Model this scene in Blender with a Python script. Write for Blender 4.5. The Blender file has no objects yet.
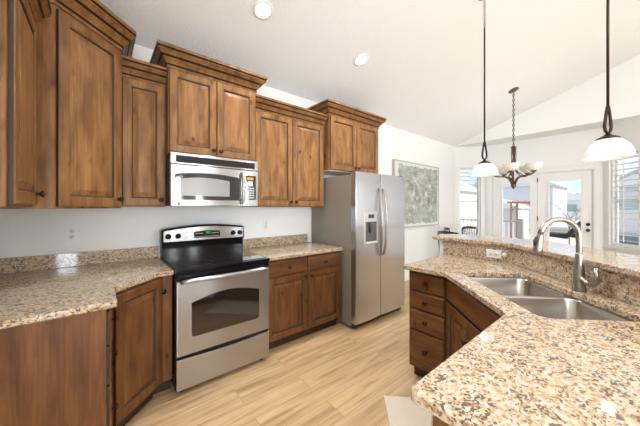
import bpy, bmesh, math, random
from mathutils import Vector, Matrix
from mathutils.geometry import tessellate_polygon
PI = math.pi
R2 = math.sqrt(2)
sc = bpy.context.scene
COL = sc.collection
random.seed(4)

# ------------------------------------------------------------------ camera
F = 267.0
YAW = math.radians(50.4)            # angle from the view direction to the +X axis
cam_d = bpy.data.cameras.new('camera')
cam = bpy.data.objects.new('camera', cam_d); COL.objects.link(cam)
cam_d.sensor_width = 36.0
cam_d.lens = F * 36.0 / 640.0
cam_d.shift_x = 0.0
cam_d.shift_y = -6.0 / 640.0
cam_d.clip_start = 0.02
cam_d.clip_end = 500
cam.location = (0, 0, 1.385)
cam.rotation_euler = (PI / 2, 0, YAW - PI / 2)
sc.camera = cam

# ------------------------------------------------------------------ world, light, exposure
sc.view_settings.view_transform = 'Standard'
sc.view_settings.look = 'None'
sc.view_settings.gamma = 1.0
sc.view_settings.use_curve_mapping = False
sc.view_settings.exposure = 0.98

w = bpy.data.worlds.new('sky'); sc.world = w; w.use_nodes = True
nt = w.node_tree; nt.nodes.clear()
def wn(t, **k):
    n = nt.nodes.new(t)
    for a, b in k.items(): setattr(n, a, b)
    return n
o_ = wn('ShaderNodeOutputWorld'); bg = wn('ShaderNodeBackground')
tc = wn('ShaderNodeTexCoord'); sx = wn('ShaderNodeSeparateXYZ')
ramp = wn('ShaderNodeValToRGB')
ramp.color_ramp.elements[0].position = 0.0; ramp.color_ramp.elements[0].color = (0.80, 0.86, 0.95, 1)
ramp.color_ramp.elements[1].position = 0.45; ramp.color_ramp.elements[1].color = (0.36, 0.58, 0.95, 1)
e = ramp.color_ramp.elements.new(0.07); e.color = (0.52, 0.72, 1.0, 1)
cl = wn('ShaderNodeTexNoise'); cl.inputs['Scale'].default_value = 2.2; cl.inputs['Detail'].default_value = 5
cr = wn('ShaderNodeValToRGB'); cr.color_ramp.elements[0].position = 0.38; cr.color_ramp.elements[1].position = 0.62
mx = wn('ShaderNodeMixRGB'); mx.inputs[2].default_value = (1.0, 0.99, 0.98, 1)
nt.links.new(tc.outputs['Generated'], sx.inputs[0]); nt.links.new(sx.outputs['Z'], ramp.inputs[0])
nt.links.new(tc.outputs['Generated'], cl.inputs['Vector']); nt.links.new(cl.outputs['Fac'], cr.inputs[0])
nt.links.new(cr.outputs[0], mx.inputs[0]); nt.links.new(ramp.outputs[0], mx.inputs[1])
nt.links.new(mx.outputs[0], bg.inputs['Color']); bg.inputs['Strength'].default_value = 0.66
nt.links.new(bg.outputs[0], o_.inputs[0])

def area(name, loc, rot, sx_, sy_, power, col=(1, 1, 1)):
    l = bpy.data.lights.new(name, 'AREA'); l.shape = 'RECTANGLE'; l.size = sx_; l.size_y = sy_
    l.energy = power; l.color = col
    o = bpy.data.objects.new(name, l); COL.objects.link(o); o.location = loc; o.rotation_euler = rot
    return o
# area lamps added out of view, to streak the steel and fill the room
for wx_ in (2.0, 2.65, 4.35):
    area('unseen_window_light', (wx_, -5.06, 1.2), (PI / 2, 0, 0), .13, 2.3, 22, (0.94, 0.97, 1.0))
area('added_fill_light', (-2.0, -5.06, 1.25), (PI / 2, 0, 0), 3.0, 2.3, 240, (0.80, 0.90, 1.0))  # unseen lamp added to brighten the room from behind the camera
sun = bpy.data.lights.new('sun', 'SUN'); sun.energy = 2.6; sun.angle = math.radians(2); sun.color = (1, 0.95, 0.88)
so = bpy.data.objects.new('sun', sun); COL.objects.link(so); so.rotation_euler = Vector((-.12, .8, -.6)).to_track_quat('-Z', 'Y').to_euler()

# ------------------------------------------------------------------ materials
def newmat(name):
    m = bpy.data.materials.new(name); m.use_nodes = True
    return m, m.node_tree, m.node_tree.nodes['Principled BSDF']
def N(t, ty, **k):
    n = t.nodes.new(ty)
    for a, b in k.items(): setattr(n, a, b)
    return n
def L(t, a, b): t.links.new(a, b)
def setramp(n, stops, interp='LINEAR'):
    cr = n.color_ramp; cr.interpolation = interp
    while len(cr.elements) > 1: cr.elements.remove(cr.elements[-1])
    cr.elements[0].position = stops[0][0]; cr.elements[0].color = (*stops[0][1], 1)
    for p, c in stops[1:]:
        e = cr.elements.new(p); e.color = (*c, 1)
def simple(name, col, rough=0.5, metal=0.0, spec=None, noise=0.0, nscale=20, bump=0.0, bscale=200, coat=0):
    m, t, b = newmat(name)
    b.inputs['Base Color'].default_value = (*col, 1)
    b.inputs['Roughness'].default_value = rough
    b.inputs['Metallic'].default_value = metal
    if spec is not None: b.inputs['Specular IOR Level'].default_value = spec
    if coat: b.inputs['Coat Weight'].default_value = coat; b.inputs['Coat Roughness'].default_value = 0.05
    tc = N(t, 'ShaderNodeTexCoord')
    n = N(t, 'ShaderNodeTexNoise'); n.inputs['Scale'].default_value = nscale; n.inputs['Detail'].default_value = 4
    L(t, tc.outputs['Object'], n.inputs['Vector'])
    mr = N(t, 'ShaderNodeMapRange'); mr.inputs['To Min'].default_value = 1 - noise; mr.inputs['To Max'].default_value = 1 + noise
    L(t, n.outputs['Fac'], mr.inputs['Value'])
    hs = N(t, 'ShaderNodeHueSaturation'); hs.inputs['Color'].default_value = (*col, 1)
    L(t, mr.outputs[0], hs.inputs['Value']); L(t, hs.outputs[0], b.inputs['Base Color'])
    if bump:
        n2 = N(t, 'ShaderNodeTexNoise'); n2.inputs['Scale'].default_value = bscale; n2.inputs['Detail'].default_value = 3
        L(t, tc.outputs['Object'], n2.inputs['Vector'])
        bp = N(t, 'ShaderNodeBump'); bp.inputs['Strength'].default_value = bump; bp.inputs['Distance'].default_value = 0.01
        L(t, n2.outputs['Fac'], bp.inputs['Height']); L(t, bp.outputs[0], b.inputs['Normal'])
    return m
def wood(name, dark, mid, light, horizontal=False, rough=0.40, coat=0.0, knots=True):
    m, t, b = newmat(name)
    tc = N(t, 'ShaderNodeTexCoord'); oi = N(t, 'ShaderNodeObjectInfo')
    off = N(t, 'ShaderNodeVectorMath', operation='SCALE'); off.inputs[0].default_value = (13.1, 7.7, 9.3)
    L(t, oi.outputs['Random'], off.inputs['Scale'])
    add = N(t, 'ShaderNodeVectorMath', operation='ADD'); L(t, tc.outputs['Object'], add.inputs[0]); L(t, off.outputs[0], add.inputs[1])
    mp = N(t, 'ShaderNodeMapping'); L(t, add.outputs[0], mp.inputs[0])
    mp.inputs['Scale'].default_value = (2.6, 13, 13) if horizontal else (13, 13, 2.6)
    n1 = N(t, 'ShaderNodeTexNoise'); n1.inputs['Scale'].default_value = 1.3; n1.inputs['Detail'].default_value = 6; n1.inputs['Distortion'].default_value = 0.5
    L(t, mp.outputs[0], n1.inputs['Vector'])
    rp = N(t, 'ShaderNodeValToRGB'); setramp(rp, [(0.22, dark), (0.48, mid), (0.8, light)]); L(t, n1.outputs['Fac'], rp.inputs[0])
    # fine grain
    mp2 = N(t, 'ShaderNodeMapping'); L(t, add.outputs[0], mp2.inputs[0])
    mp2.inputs['Scale'].default_value = (4, 120, 120) if horizontal else (120, 120, 4)
    n2 = N(t, 'ShaderNodeTexNoise'); n2.inputs['Scale'].default_value = 1.0; n2.inputs['Detail'].default_value = 3
    L(t, mp2.outputs[0], n2.inputs['Vector'])
    g = N(t, 'ShaderNodeMapRange'); g.inputs['From Min'].default_value = 0.3; g.inputs['From Max'].default_value = 0.7
    g.inputs['To Min'].default_value = 0.78; g.inputs['To Max'].default_value = 1.12
    L(t, n2.outputs['Fac'], g.inputs['Value'])
    mm = N(t, 'ShaderNodeMixRGB', blend_type='MULTIPLY'); mm.inputs[0].default_value = 1
    L(t, rp.outputs[0], mm.inputs[1]); L(t, g.outputs[0], mm.inputs[2])
    out = mm.outputs[0]
    if knots:
        mp3 = N(t, 'ShaderNodeMapping'); L(t, add.outputs[0], mp3.inputs[0]); mp3.inputs['Scale'].default_value = (8, 8, 5)
        v = N(t, 'ShaderNodeTexVoronoi'); v.inputs['Scale'].default_value = 1.0; L(t, mp3.outputs[0], v.inputs['Vector'])
        nn = N(t, 'ShaderNodeTexNoise'); nn.inputs['Scale'].default_value = 30; L(t, add.outputs[0], nn.inputs['Vector'])
        ad = N(t, 'ShaderNodeMath', operation='MULTIPLY_ADD'); ad.inputs[1].default_value = 0.14; L(t, nn.outputs['Fac'], ad.inputs[0]); L(t, v.outputs['Distance'], ad.inputs[2])
        rk = N(t, 'ShaderNodeValToRGB'); setramp(rk, [(0.10, (1, 1, 1)), (0.16, (.35, .35, .35)), (0.26, (0, 0, 0))]); L(t, ad.outputs[0], rk.inputs[0])
        mk = N(t, 'ShaderNodeMixRGB'); L(t, rk.outputs[0], mk.inputs[0]); L(t, out, mk.inputs[1])
        mk.inputs[2].default_value = (dark[0] * .25, dark[1] * .22, dark[2] * .22, 1)
        out = mk.outputs[0]
    tv = N(t, 'ShaderNodeMapRange'); tv.inputs['To Min'].default_value = 0.9; tv.inputs['To Max'].default_value = 1.1
    L(t, oi.outputs['Random'], tv.inputs['Value'])
    hs = N(t, 'ShaderNodeHueSaturation'); L(t, out, hs.inputs['Color']); L(t, tv.outputs[0], hs.inputs['Value'])
    L(t, hs.outputs[0], b.inputs['Base Color'])
    b.inputs['Roughness'].default_value = rough
    b.inputs['Coat Weight'].default_value = coat; b.inputs['Coat Roughness'].default_value = 0.22; b.inputs['Specular IOR Level'].default_value = 0.35
    bp = N(t, 'ShaderNodeBump'); bp.inputs['Strength'].default_value = 0.08; bp.inputs['Distance'].default_value = 0.003
    L(t, n2.outputs['Fac'], bp.inputs['Height']); L(t, bp.outputs[0], b.inputs['Normal'])
    return m
def granite(name):
    m, t, b = newmat(name)
    tc = N(t, 'ShaderNodeTexCoord')
    nw = N(t, 'ShaderNodeTexNoise'); nw.inputs['Scale'].default_value = 7; nw.inputs['Detail'].default_value = 3
    L(t, tc.outputs['Object'], nw.inputs['Vector'])
    sc_ = N(t, 'ShaderNodeVectorMath', operation='SCALE'); sc_.inputs['Scale'].default_value = 0.045; L(t, nw.outputs['Color'], sc_.inputs[0])
    mpg = N(t, 'ShaderNodeMapping'); mpg.inputs['Rotation'].default_value = (.5, .6, .7); mpg.inputs['Scale'].default_value = (.85, 1.1, 1.1); L(t, tc.outputs['Object'], mpg.inputs[0])
    ad = N(t, 'ShaderNodeVectorMath', operation='ADD'); L(t, mpg.outputs[0], ad.inputs[0]); L(t, sc_.outputs[0], ad.inputs[1])
    n1 = N(t, 'ShaderNodeTexNoise'); n1.inputs['Scale'].default_value = 72; n1.inputs['Detail'].default_value = 6; n1.inputs['Roughness'].default_value = 0.65
    L(t, ad.outputs[0], n1.inputs['Vector'])
    r1 = N(t, 'ShaderNodeValToRGB')
    setramp(r1, [(0.28, (.09, .05, .028)), (0.39, (.27, .16, .075)), (0.47, (.46, .32, .18)), (0.56, (.57, .45, .315)), (0.68, (.65, .58, .49))])
    L(t, n1.outputs['Fac'], r1.inputs[0])
    # dark mineral flecks
    v = N(t, 'ShaderNodeTexVoronoi'); v.inputs['Scale'].default_value = 170; L(t, ad.outputs[0], v.inputs['Vector'])
    sep = N(t, 'ShaderNodeSeparateColor'); L(t, v.outputs['Color'], sep.inputs[0])
    n3 = N(t, 'ShaderNodeTexNoise'); n3.inputs['Scale'].default_value = 22; n3.inputs['Detail'].default_value = 2; L(t, ad.outputs[0], n3.inputs['Vector'])
    am = N(t, 'ShaderNodeMath', operation='MULTIPLY_ADD'); am.inputs[1].default_value = 1.6; L(t, n3.outputs['Fac'], am.inputs[0]); L(t, sep.outputs[0], am.inputs[2])
    r2 = N(t, 'ShaderNodeValToRGB'); setramp(r2, [(0.0, (0, 0, 0)), (0.79, (0, 0, 0)), (0.82, (.9, .9, .9))])
    dv = N(t, 'ShaderNodeMath', operation='DIVIDE'); dv.inputs[1].default_value = 2.0; L(t, am.outputs[0], dv.inputs[0]); L(t, dv.outputs[0], r2.inputs[0])
    mk = N(t, 'ShaderNodeMixRGB'); L(t, r2.outputs[0], mk.inputs[0]); L(t, r1.outputs[0], mk.inputs[1]); mk.inputs[2].default_value = (.07, .055, .045, 1)
    # pale quartz grains
    v2 = N(t, 'ShaderNodeTexVoronoi'); v2.inputs['Scale'].default_value = 110; L(t, ad.outputs[0], v2.inputs['Vector'])
    sp2 = N(t, 'ShaderNodeSeparateColor'); L(t, v2.outputs['Color'], sp2.inputs[0])
    r3 = N(t, 'ShaderNodeValToRGB'); setramp(r3, [(0.0, (0, 0, 0)), (0.80, (0, 0, 0)), (0.84, (.6, .6, .6))]); L(t, sp2.outputs[1], r3.inputs[0])
    mk2 = N(t, 'ShaderNodeMixRGB'); L(t, r3.outputs[0], mk2.inputs[0]); L(t, mk.outputs[0], mk2.inputs[1]); mk2.inputs[2].default_value = (.66, .58, .50, 1)
    L(t, mk2.outputs[0], b.inputs['Base Color'])
    b.inputs['Roughness'].default_value = 0.06
    b.inputs['Specular IOR Level'].default_value = 0.75
    return m
def steel(name, col=(.62, .61, .60), rough=0.24, axis='x', amp=0.10, tang=None, aniso=.5):
    m, t, b = newmat(name)
    tc = N(t, 'ShaderNodeTexCoord'); mp = N(t, 'ShaderNodeMapping'); L(t, tc.outputs['Object'], mp.inputs[0])
    mp.inputs['Scale'].default_value = {'x': (2, 300, 300), 'z': (300, 300, 2), 'y': (300, 2, 300)}[axis]
    n = N(t, 'ShaderNodeTexNoise'); n.inputs['Scale'].default_value = 1; n.inputs['Detail'].default_value = 2
    L(t, mp.outputs[0], n.inputs['Vector'])
    mr = N(t, 'ShaderNodeMapRange'); mr.inputs['To Min'].default_value = rough - amp; mr.inputs['To Max'].default_value = rough + amp
    L(t, n.outputs['Fac'], mr.inputs['Value']); L(t, mr.outputs[0], b.inputs['Roughness'])
    b.inputs['Base Color'].default_value = (*col, 1); b.inputs['Metallic'].default_value = 1.0
    b.inputs['Anisotropic'].default_value = aniso if tang else 0.0
    if tang == 'v':
        cv = N(t, 'ShaderNodeCombineXYZ'); cv.inputs[2].default_value = 1; L(t, cv.outputs[0], b.inputs['Tangent'])
    elif tang == 'h':
        ge = N(t, 'ShaderNodeNewGeometry'); cx = N(t, 'ShaderNodeVectorMath', operation='CROSS_PRODUCT'); cx.inputs[1].default_value = (0, 0, 1)
        L(t, ge.outputs['Normal'], cx.inputs[0]); L(t, cx.outputs[0], b.inputs['Tangent'])
    bp = N(t, 'ShaderNodeBump'); bp.inputs['Strength'].default_value = 0.0 if tang else 0.02; bp.inputs['Distance'].default_value = 0.0005
    L(t, n.outputs['Fac'], bp.inputs['Height']); L(t, bp.outputs[0], b.inputs['Normal'])
    return m
def emit(name, col, strength, base=(1, 1, 1)):
    m, t, b = newmat(name)
    b.inputs['Base Color'].default_value = (*base, 1)
    b.inputs['Emission Color'].default_value = (*col, 1); b.inputs['Emission Strength'].default_value = strength
    return m
def floor_mat():
    m, t, b = newmat('oak_plank_floor')
    tc = N(t, 'ShaderNodeTexCoord')
    br = N(t, 'ShaderNodeTexBrick'); br.offset = 0.37; br.offset_frequency = 2; br.squash = 1
    L(t, tc.outputs['Object'], br.inputs['Vector'])
    br.inputs['Color1'].default_value = (.0, .0, .0, 1); br.inputs['Color2'].default_value = (1, 1, 1, 1)
    br.inputs['Mortar'].default_value = (.5, .5, .5, 1)
    br.inputs['Scale'].default_value = 1; br.inputs['Mortar Size'].default_value = 0.0015; br.inputs['Mortar Smooth'].default_value = 0.2
    br.inputs['Brick Width'].default_value = 1.25; br.inputs['Row Height'].default_value = 0.18
    mp = N(t, 'ShaderNodeMapping'); mp.inputs['Scale'].default_value = (1.1, 14, 1)
    ofs = N(t, 'ShaderNodeVectorMath', operation='MULTIPLY_ADD'); ofs.inputs[1].default_value = (31, 17, 5); L(t, br.outputs['Color'], ofs.inputs[0]); L(t, tc.outputs['Object'], ofs.inputs[2])
    L(t, ofs.outputs[0], mp.inputs[0])
    n = N(t, 'ShaderNodeTexNoise'); n.inputs['Scale'].default_value = 1.6; n.inputs['Detail'].default_value = 7; n.inputs['Distortion'].default_value = 0.6
    L(t, mp.outputs[0], n.inputs['Vector'])
    rp = N(t, 'ShaderNodeValToRGB'); setramp(rp, [(0.28, (.40, .245, .115)), (0.45, (.60, .395, .205)), (0.6, (.68, .465, .26)), (0.75, (.76, .55, .33))])
    L(t, n.outputs['Fac'], rp.inputs[0])
    tv = N(t, 'ShaderNodeMapRange'); tv.inputs['To Min'].default_value = 0.88; tv.inputs['To Max'].default_value = 1.08; L(t, br.outputs['Color'], tv.inputs['Value'])
    mu = N(t, 'ShaderNodeMixRGB', blend_type='MULTIPLY'); mu.inputs[0].default_value = 1; L(t, rp.outputs[0], mu.inputs[1]); L(t, tv.outputs[0], mu.inputs[2])
    mo = N(t, 'ShaderNodeMixRGB'); L(t, br.outputs['Fac'], mo.inputs[0]); L(t, mu.outputs[0], mo.inputs[1]); mo.inputs[2].default_value = (.30, .19, .10, 1)
    L(t, mo.outputs[0], b.inputs['Base Color'])
    b.inputs['Roughness'].default_value = 0.38
    return m
def bumpwall(name, col, strength, scale, rough=0.85):
    m, t, b = newmat(name)
    b.inputs['Base Color'].default_value = (*col, 1); b.inputs['Roughness'].default_value = rough
    tc = N(t, 'ShaderNodeTexCoord')
    n = N(t, 'ShaderNodeTexNoise'); n.inputs['Scale'].default_value = scale; n.inputs['Detail'].default_value = 4; n.inputs['Distortion'].default_value = 1.2
    L(t, tc.outputs['Object'], n.inputs['Vector'])
    rp = N(t, 'ShaderNodeValToRGB'); setramp(rp, [(0.42, (0, 0, 0)), (0.58, (1, 1, 1))]); L(t, n.outputs['Fac'], rp.inputs[0])
    bp = N(t, 'ShaderNodeBump'); bp.inputs['Strength'].default_value = strength; bp.inputs['Distance'].default_value = 0.004
    L(t, rp.outputs[0], bp.inputs['Height']); L(t, bp.outputs[0], b.inputs['Normal'])
    return m

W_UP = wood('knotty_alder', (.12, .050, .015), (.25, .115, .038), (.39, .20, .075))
W_LO = wood('knotty_alder_shaded', (.066, .023, .007), (.142, .055, .016), (.235, .10, .032))  # same alder as the uppers, shade painted in as darker tones
W_LOH = wood('knotty_alder_shaded_horizontal', (.066, .023, .007), (.142, .055, .016), (.235, .10, .032), horizontal=True)
GLZ = simple('brown_glaze', (.045, .022, .012), 0.5)
TOE = simple('toe_kick_board', (.045, .018, .008), 0.6)
DARK = simple('dark_gap', (.012, .009, .007), 0.8)
GRAN = granite('granite')
FLOOR = floor_mat()
WALL = bumpwall('wall_paint', (.85, .855, .84), 0.10, 60)
CEIL = bumpwall('ceiling_texture', (.87, .88, .89), .5, 24)
TRIM = simple('white_trim', (.86, .86, .85), 0.45)
WHITE = simple('white_plastic', (.82, .82, .80), 0.35)
ST = steel('stainless', (.50, .505, .52), .26, axis='x', amp=.01, tang='v', aniso=.99)
STF = steel('stainless_fridge', (.50, .51, .53), 0.26, 'x', 0.02, tang='h', aniso=.9)
STS = simple('stainless_sink', (.50, .48, .45), 0.25, 1.0)
NICK = simple('brushed_nickel', (.36, .33, .30), 0.30, 1.0)
BLK = simple('black_enamel', (.006, .006, .007), 0.10, spec=.25)
BLKG = simple('black_glass', (.008, .008, .010), 0.05, coat=1)
BLKM = simple('black_matte', (.02, .02, .02), 0.55)
BRZ = simple('oil_rubbed_bronze', (.045, .028, .020), 0.33, 0.8)
BRZL = simple('brushed_bronze', (.16, .12, .10), 0.35, 0.9)
GREYS = simple('fridge_side_paint', (.24, .21, .17), 0.5, bump=0.1, bscale=300)
RUG = simple('woven_rug', (.80, .70, .56), 0.95, noise=0.12, nscale=90, bump=0.6, bscale=140)
OVENG = simple('oven_window_glass', (.02, .013, .008), 0.06, coat=1)
MWG = simple('microwave_window', (.30, .30, .30), 0.18)
m_, t_, b_ = newmat('lit_alabaster_glass')
b_.inputs['Base Color'].default_value = (.92, .90, .86, 1); b_.inputs['Roughness'].default_value = 0.3
b_.inputs['Transmission Weight'].default_value = 0.0; b_.inputs['Emission Color'].default_value = (1, .96, .88, 1); b_.inputs['Emission Strength'].default_value = 0.05
b_.inputs['Subsurface Weight'].default_value = 0.3
n_ = N(t_, 'ShaderNodeTexNoise'); n_.inputs['Scale'].default_value = 14; n_.inputs['Detail'].default_value = 5; n_.inputs['Distortion'].default_value = 1.5
r_ = N(t_, 'ShaderNodeValToRGB'); setramp(r_, [(.35, (.80, .79, .77)), (.65, (.62, .61, .58))]); L(t_, n_.outputs['Fac'], r_.inputs[0]); L(t_, r_.outputs[0], b_.inputs['Base Color'])
GLOW = m_
BULB = emit('lamp_glow', (1, .93, .82), 1.5)
CANL = emit('recessed_lamp', (1, .92, .78), 8.0)
m_, t_, b_ = newmat('clear_glass')
b_.inputs['Base Color'].default_value = (1, 1, 1, 1); b_.inputs['Roughness'].default_value = 0.0
for l in list(t_.links): t_.links.remove(l)
g1 = N(t_, 'ShaderNodeBsdfTransparent'); g2 = N(t_, 'ShaderNodeBsdfGlossy'); g2.inputs['Roughness'].default_value = 0.02
fr = N(t_, 'ShaderNodeFresnel'); fr.inputs['IOR'].default_value = 1.3; mxs = N(t_, 'ShaderNodeMixShader')
L(t_, fr.outputs[0], mxs.inputs[0]); L(t_, g1.outputs[0], mxs.inputs[1]); L(t_, g2.outputs[0], mxs.inputs[2]); L(t_, mxs.outputs[0], t_.nodes['Material Output'].inputs[0])
GLASS = m_

# ------------------------------------------------------------------ mesh builder
class MB:
    def __init__(s): s.v = []; s.f = []; s.m = []; s.sm = []
    def add(s, vs, fs, m=0, smooth=False):
        b = len(s.v); s.v += [tuple(p) for p in vs]
        for f in fs: s.f.append([i + b for i in f]); s.m.append(m); s.sm.append(smooth)
        return s
    def box(s, x0, x1, y0, y1, z0, z1, m=0):
        v = [(x, y, z) for z in (z0, z1) for y in (y0, y1) for x in (x0, x1)]
        return s.add(v, [(0, 2, 3, 1), (4, 5, 7, 6), (0, 1, 5, 4), (2, 6, 7, 3), (0, 4, 6, 2), (1, 3, 7, 5)], m)
    def prism(s, poly, z0, z1, m=0):
        n = len(poly); v = [(x, y, z0) for x, y in poly] + [(x, y, z1) for x, y in poly]
        fs = [tuple(range(n))[::-1], tuple(range(n, 2 * n))] + [(i, (i + 1) % n, (i + 1) % n + n, i + n) for i in range(n)]
        return s.add(v, fs, m)
    def prism_y(s, poly, y0, y1, m=0, smooth=False):     # poly in x,z
        n = len(poly); v = [(x, y0, z) for x, z in poly] + [(x, y1, z) for x, z in poly]
        s.add(v, [tuple(range(n)), tuple(range(n, 2 * n))[::-1]], m)
        return s.add(v, [(i, i + n, (i + 1) % n + n, (i + 1) % n) for i in range(n)], m, smooth)
    def lathe(s, prof, seg=24, M=None, m=0, cap=True, wobble=None):
        v = []; n = len(prof)
        for k in range(seg):
            a = 2 * PI * k / seg
            for i, (r, z) in enumerate(prof):
                zz = z + (wobble(i, a) if wobble else 0)
                p = Vector((r * math.cos(a), r * math.sin(a), zz))
                v.append(M @ p if M else p)
        fs = []
        for k in range(seg):
            k2 = (k + 1) % seg
            for i in range(n - 1): fs.append((k * n + i, k2 * n + i, k2 * n + i + 1, k * n + i + 1))
        s.add(v, fs, m, True)
        if cap:
            b = len(s.v) - len(v)
            if prof[0][0] > 1e-5: s.f.append([b + k * n for k in range(seg)][::-1]); s.m.append(m); s.sm.append(False)
            if prof[-1][0] > 1e-5: s.f.append([b + k * n + n - 1 for k in range(seg)]); s.m.append(m); s.sm.append(False)
        return s
    def tube(s, pts, r, seg=10, m=0, closed=False, flat=1.0):
        pts = [Vector(p) for p in pts]; n = len(pts)
        rs = r if isinstance(r, (list, tuple)) else [r] * n
        rings = []; up = None
        for i, p in enumerate(pts):
            if closed: d = pts[(i + 1) % n] - pts[i - 1]
            else: d = pts[min(i + 1, n - 1)] - pts[max(i - 1, 0)]
            d.normalize()
            if up is None:
                up = Vector((0, 0, 1)) if abs(d.z) < .9 else Vector((1, 0, 0))
            a = d.cross(up); a.normalize(); up = a.cross(d); up.normalize()
            rings.append([p + (a * math.cos(2 * PI * k / seg) + up * flat * math.sin(2 * PI * k / seg)) * rs[i] for k in range(seg)])
        v = [q for rg in rings for q in rg]; fs = []
        for i in range(n if closed else n - 1):
            j = (i + 1) % n
            for k in range(seg):
                k2 = (k + 1) % seg; fs.append((i * seg + k, i * seg + k2, j * seg + k2, j * seg + k))
        b = len(s.v); s.add(v, fs, m, True)
        if not closed:
            s.f.append([b + k for k in range(seg)][::-1]); s.m.append(m); s.sm.append(False)
            s.f.append([b + (n - 1) * seg + k for k in range(seg)]); s.m.append(m); s.sm.append(False)
        return s
    def rings(s, w, h, rr, mats, cap_mat=None, back=False):
        """nested rectangles (inset, y) on the x-z plane, w by h"""
        v = []
        for i, y in rr: v += [(i, y, i), (w - i, y, i), (w - i, y, h - i), (i, y, h - i)]
        for k in range(len(rr) - 1):
            fs = [(4 * k + j, 4 * k + (j + 1) % 4, 4 * k + 4 + (j + 1) % 4, 4 * k + 4 + j) for j in range(4)]
            b = len(s.v)
            s.add(v[4 * k:4 * k + 8], [(j, (j + 1) % 4, 4 + (j + 1) % 4, 4 + j) for j in range(4)], mats[k])
        if cap_mat is not None: s.add(v[-4:], [(0, 1, 2, 3)], cap_mat)
        if back: s.add(v[:4], [(3, 2, 1, 0)], 0)
        return s
    def sweep(s, path, prof, mats, closed=False):
        """profile (out, z) swept along a 2-D path with mitred corners, outward on the right"""
        n = len(path); P = [Vector(p) for p in path]; offs = []
        for i in range(n):
            if closed or 0 < i < n - 1:
                d1 = (P[i] - P[i - 1]).normalized(); d2 = (P[(i + 1) % n] - P[i]).normalized()
                n1 = Vector((d1.y, -d1.x)); n2 = Vector((d2.y, -d2.x)); b = n1 + n2
                offs.append(b / (1 + n1.dot(n2)))
            else:
                d = (P[1] - P[0]) if i == 0 else (P[-1] - P[-2]); d.normalize(); offs.append(Vector((d.y, -d.x)))
        k = len(prof); v = []
        for i in range(n):
            for o, z in prof: q = P[i] + offs[i] * o; v.append((q.x, q.y, z))
        for i in range(n if closed else n - 1):
            j = (i + 1) % n
            for a in range(k - 1):
                s.add([v[i * k + a], v[j * k + a], v[j * k + a + 1], v[i * k + a + 1]], [(0, 1, 2, 3)], mats[a])
        if not closed:
            s.add(v[:k], [tuple(range(k))], 0); s.add(v[-k:], [tuple(range(k))[::-1]], 0)
        return s
    def build(s, name, mats, parent=None, loc=None, rot=None, bevel=0, seg=2, merge=True, label=None):
        me = bpy.data.meshes.new(name); me.from_pydata([tuple(p) for p in s.v], [], s.f)
        if not isinstance(mats, (list, tuple)): mats = [mats]
        for m in mats: me.materials.append(m)
        for i, p in enumerate(me.polygons):
            p.material_index = s.m[i]; p.use_smooth = s.sm[i]
        bm = bmesh.new(); bm.from_mesh(me)
        if merge: bmesh.ops.remove_doubles(bm, verts=bm.verts, dist=1e-5)
        bmesh.ops.recalc_face_normals(bm, faces=bm.faces)
        bm.to_mesh(me); bm.free(); me.update()
        o = bpy.data.objects.new(name, me); COL.objects.link(o)
        if parent: o.parent = parent
        if loc is not None: o.location = loc
        if rot is not None: o.rotation_euler = rot
        if bevel:
            b = o.modifiers.new('bevel', 'BEVEL'); b.width = bevel; b.segments = seg; b.limit_method = 'ANGLE'; b.angle_limit = math.radians(40)
        if label: o['label'] = label
        return o
def thing(name, label, cat, loc=(0, 0, 0), rotz=0, group=None):
    o = bpy.data.objects.new(name, None); COL.objects.link(o); o.empty_display_size = .1
    o.location = loc; o.rotation_euler = (0, 0, rotz); o['label'] = label; o['category'] = cat
    if group: o['group'] = group
    return o
def tag(o, label, cat, group=None, kind=None):
    o['label'] = label; o['category'] = cat
    if group: o['group'] = group
    if kind: o['kind'] = kind
    return o
def struct(o): o['kind'] = 'structure'; return o
def B(name, x0, x1, y0, y1, z0, z1, mat, parent=None, bevel=0, **k):
    return MB().box(x0, x1, y0, y1, z0, z1).build(name, mat, parent, bevel=bevel, **k)
def offset_poly(poly, d):
    n = len(poly); P = [Vector(p) for p in poly]; out = []
    for i in range(n):
        d1 = (P[i] - P[i - 1]).normalized(); d2 = (P[(i + 1) % n] - P[i]).normalized()
        n1 = Vector((-d1.y, d1.x)); n2 = Vector((-d2.y, d2.x)); b = (n1 + n2) / (1 + n1.dot(n2))
        out.append(tuple(P[i] + b * d))
    return out
def round_poly(poly, r, seg=6):
    n = len(poly); out = []
    for i in range(n):
        p = Vector(poly[i]); rr = r[i] if isinstance(r, (list, tuple)) else r
        if rr <= 0: out.append(tuple(p)); continue
        a = Vector(poly[i - 1]) - p; b = Vector(poly[(i + 1) % n]) - p
        half = math.acos(max(-1, min(1, a.normalized().dot(b.normalized())))) / 2
        t = min(rr / math.tan(half), a.length * .49, b.length * .49); re = t * math.tan(half)
        bis = (a.normalized() + b.normalized()).normalized(); c = p + bis * (re / math.sin(half))
        s0 = p + a.normalized() * t - c; s1 = p + b.normalized() * t - c
        a0 = math.atan2(s0.y, s0.x); a1 = math.atan2(s1.y, s1.x); da = (a1 - a0 + PI) % (2 * PI) - PI
        for k in range(seg + 1):
            an = a0 + da * k / seg; out.append((c.x + re * math.cos(an), c.y + re * math.sin(an)))
    return out
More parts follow.
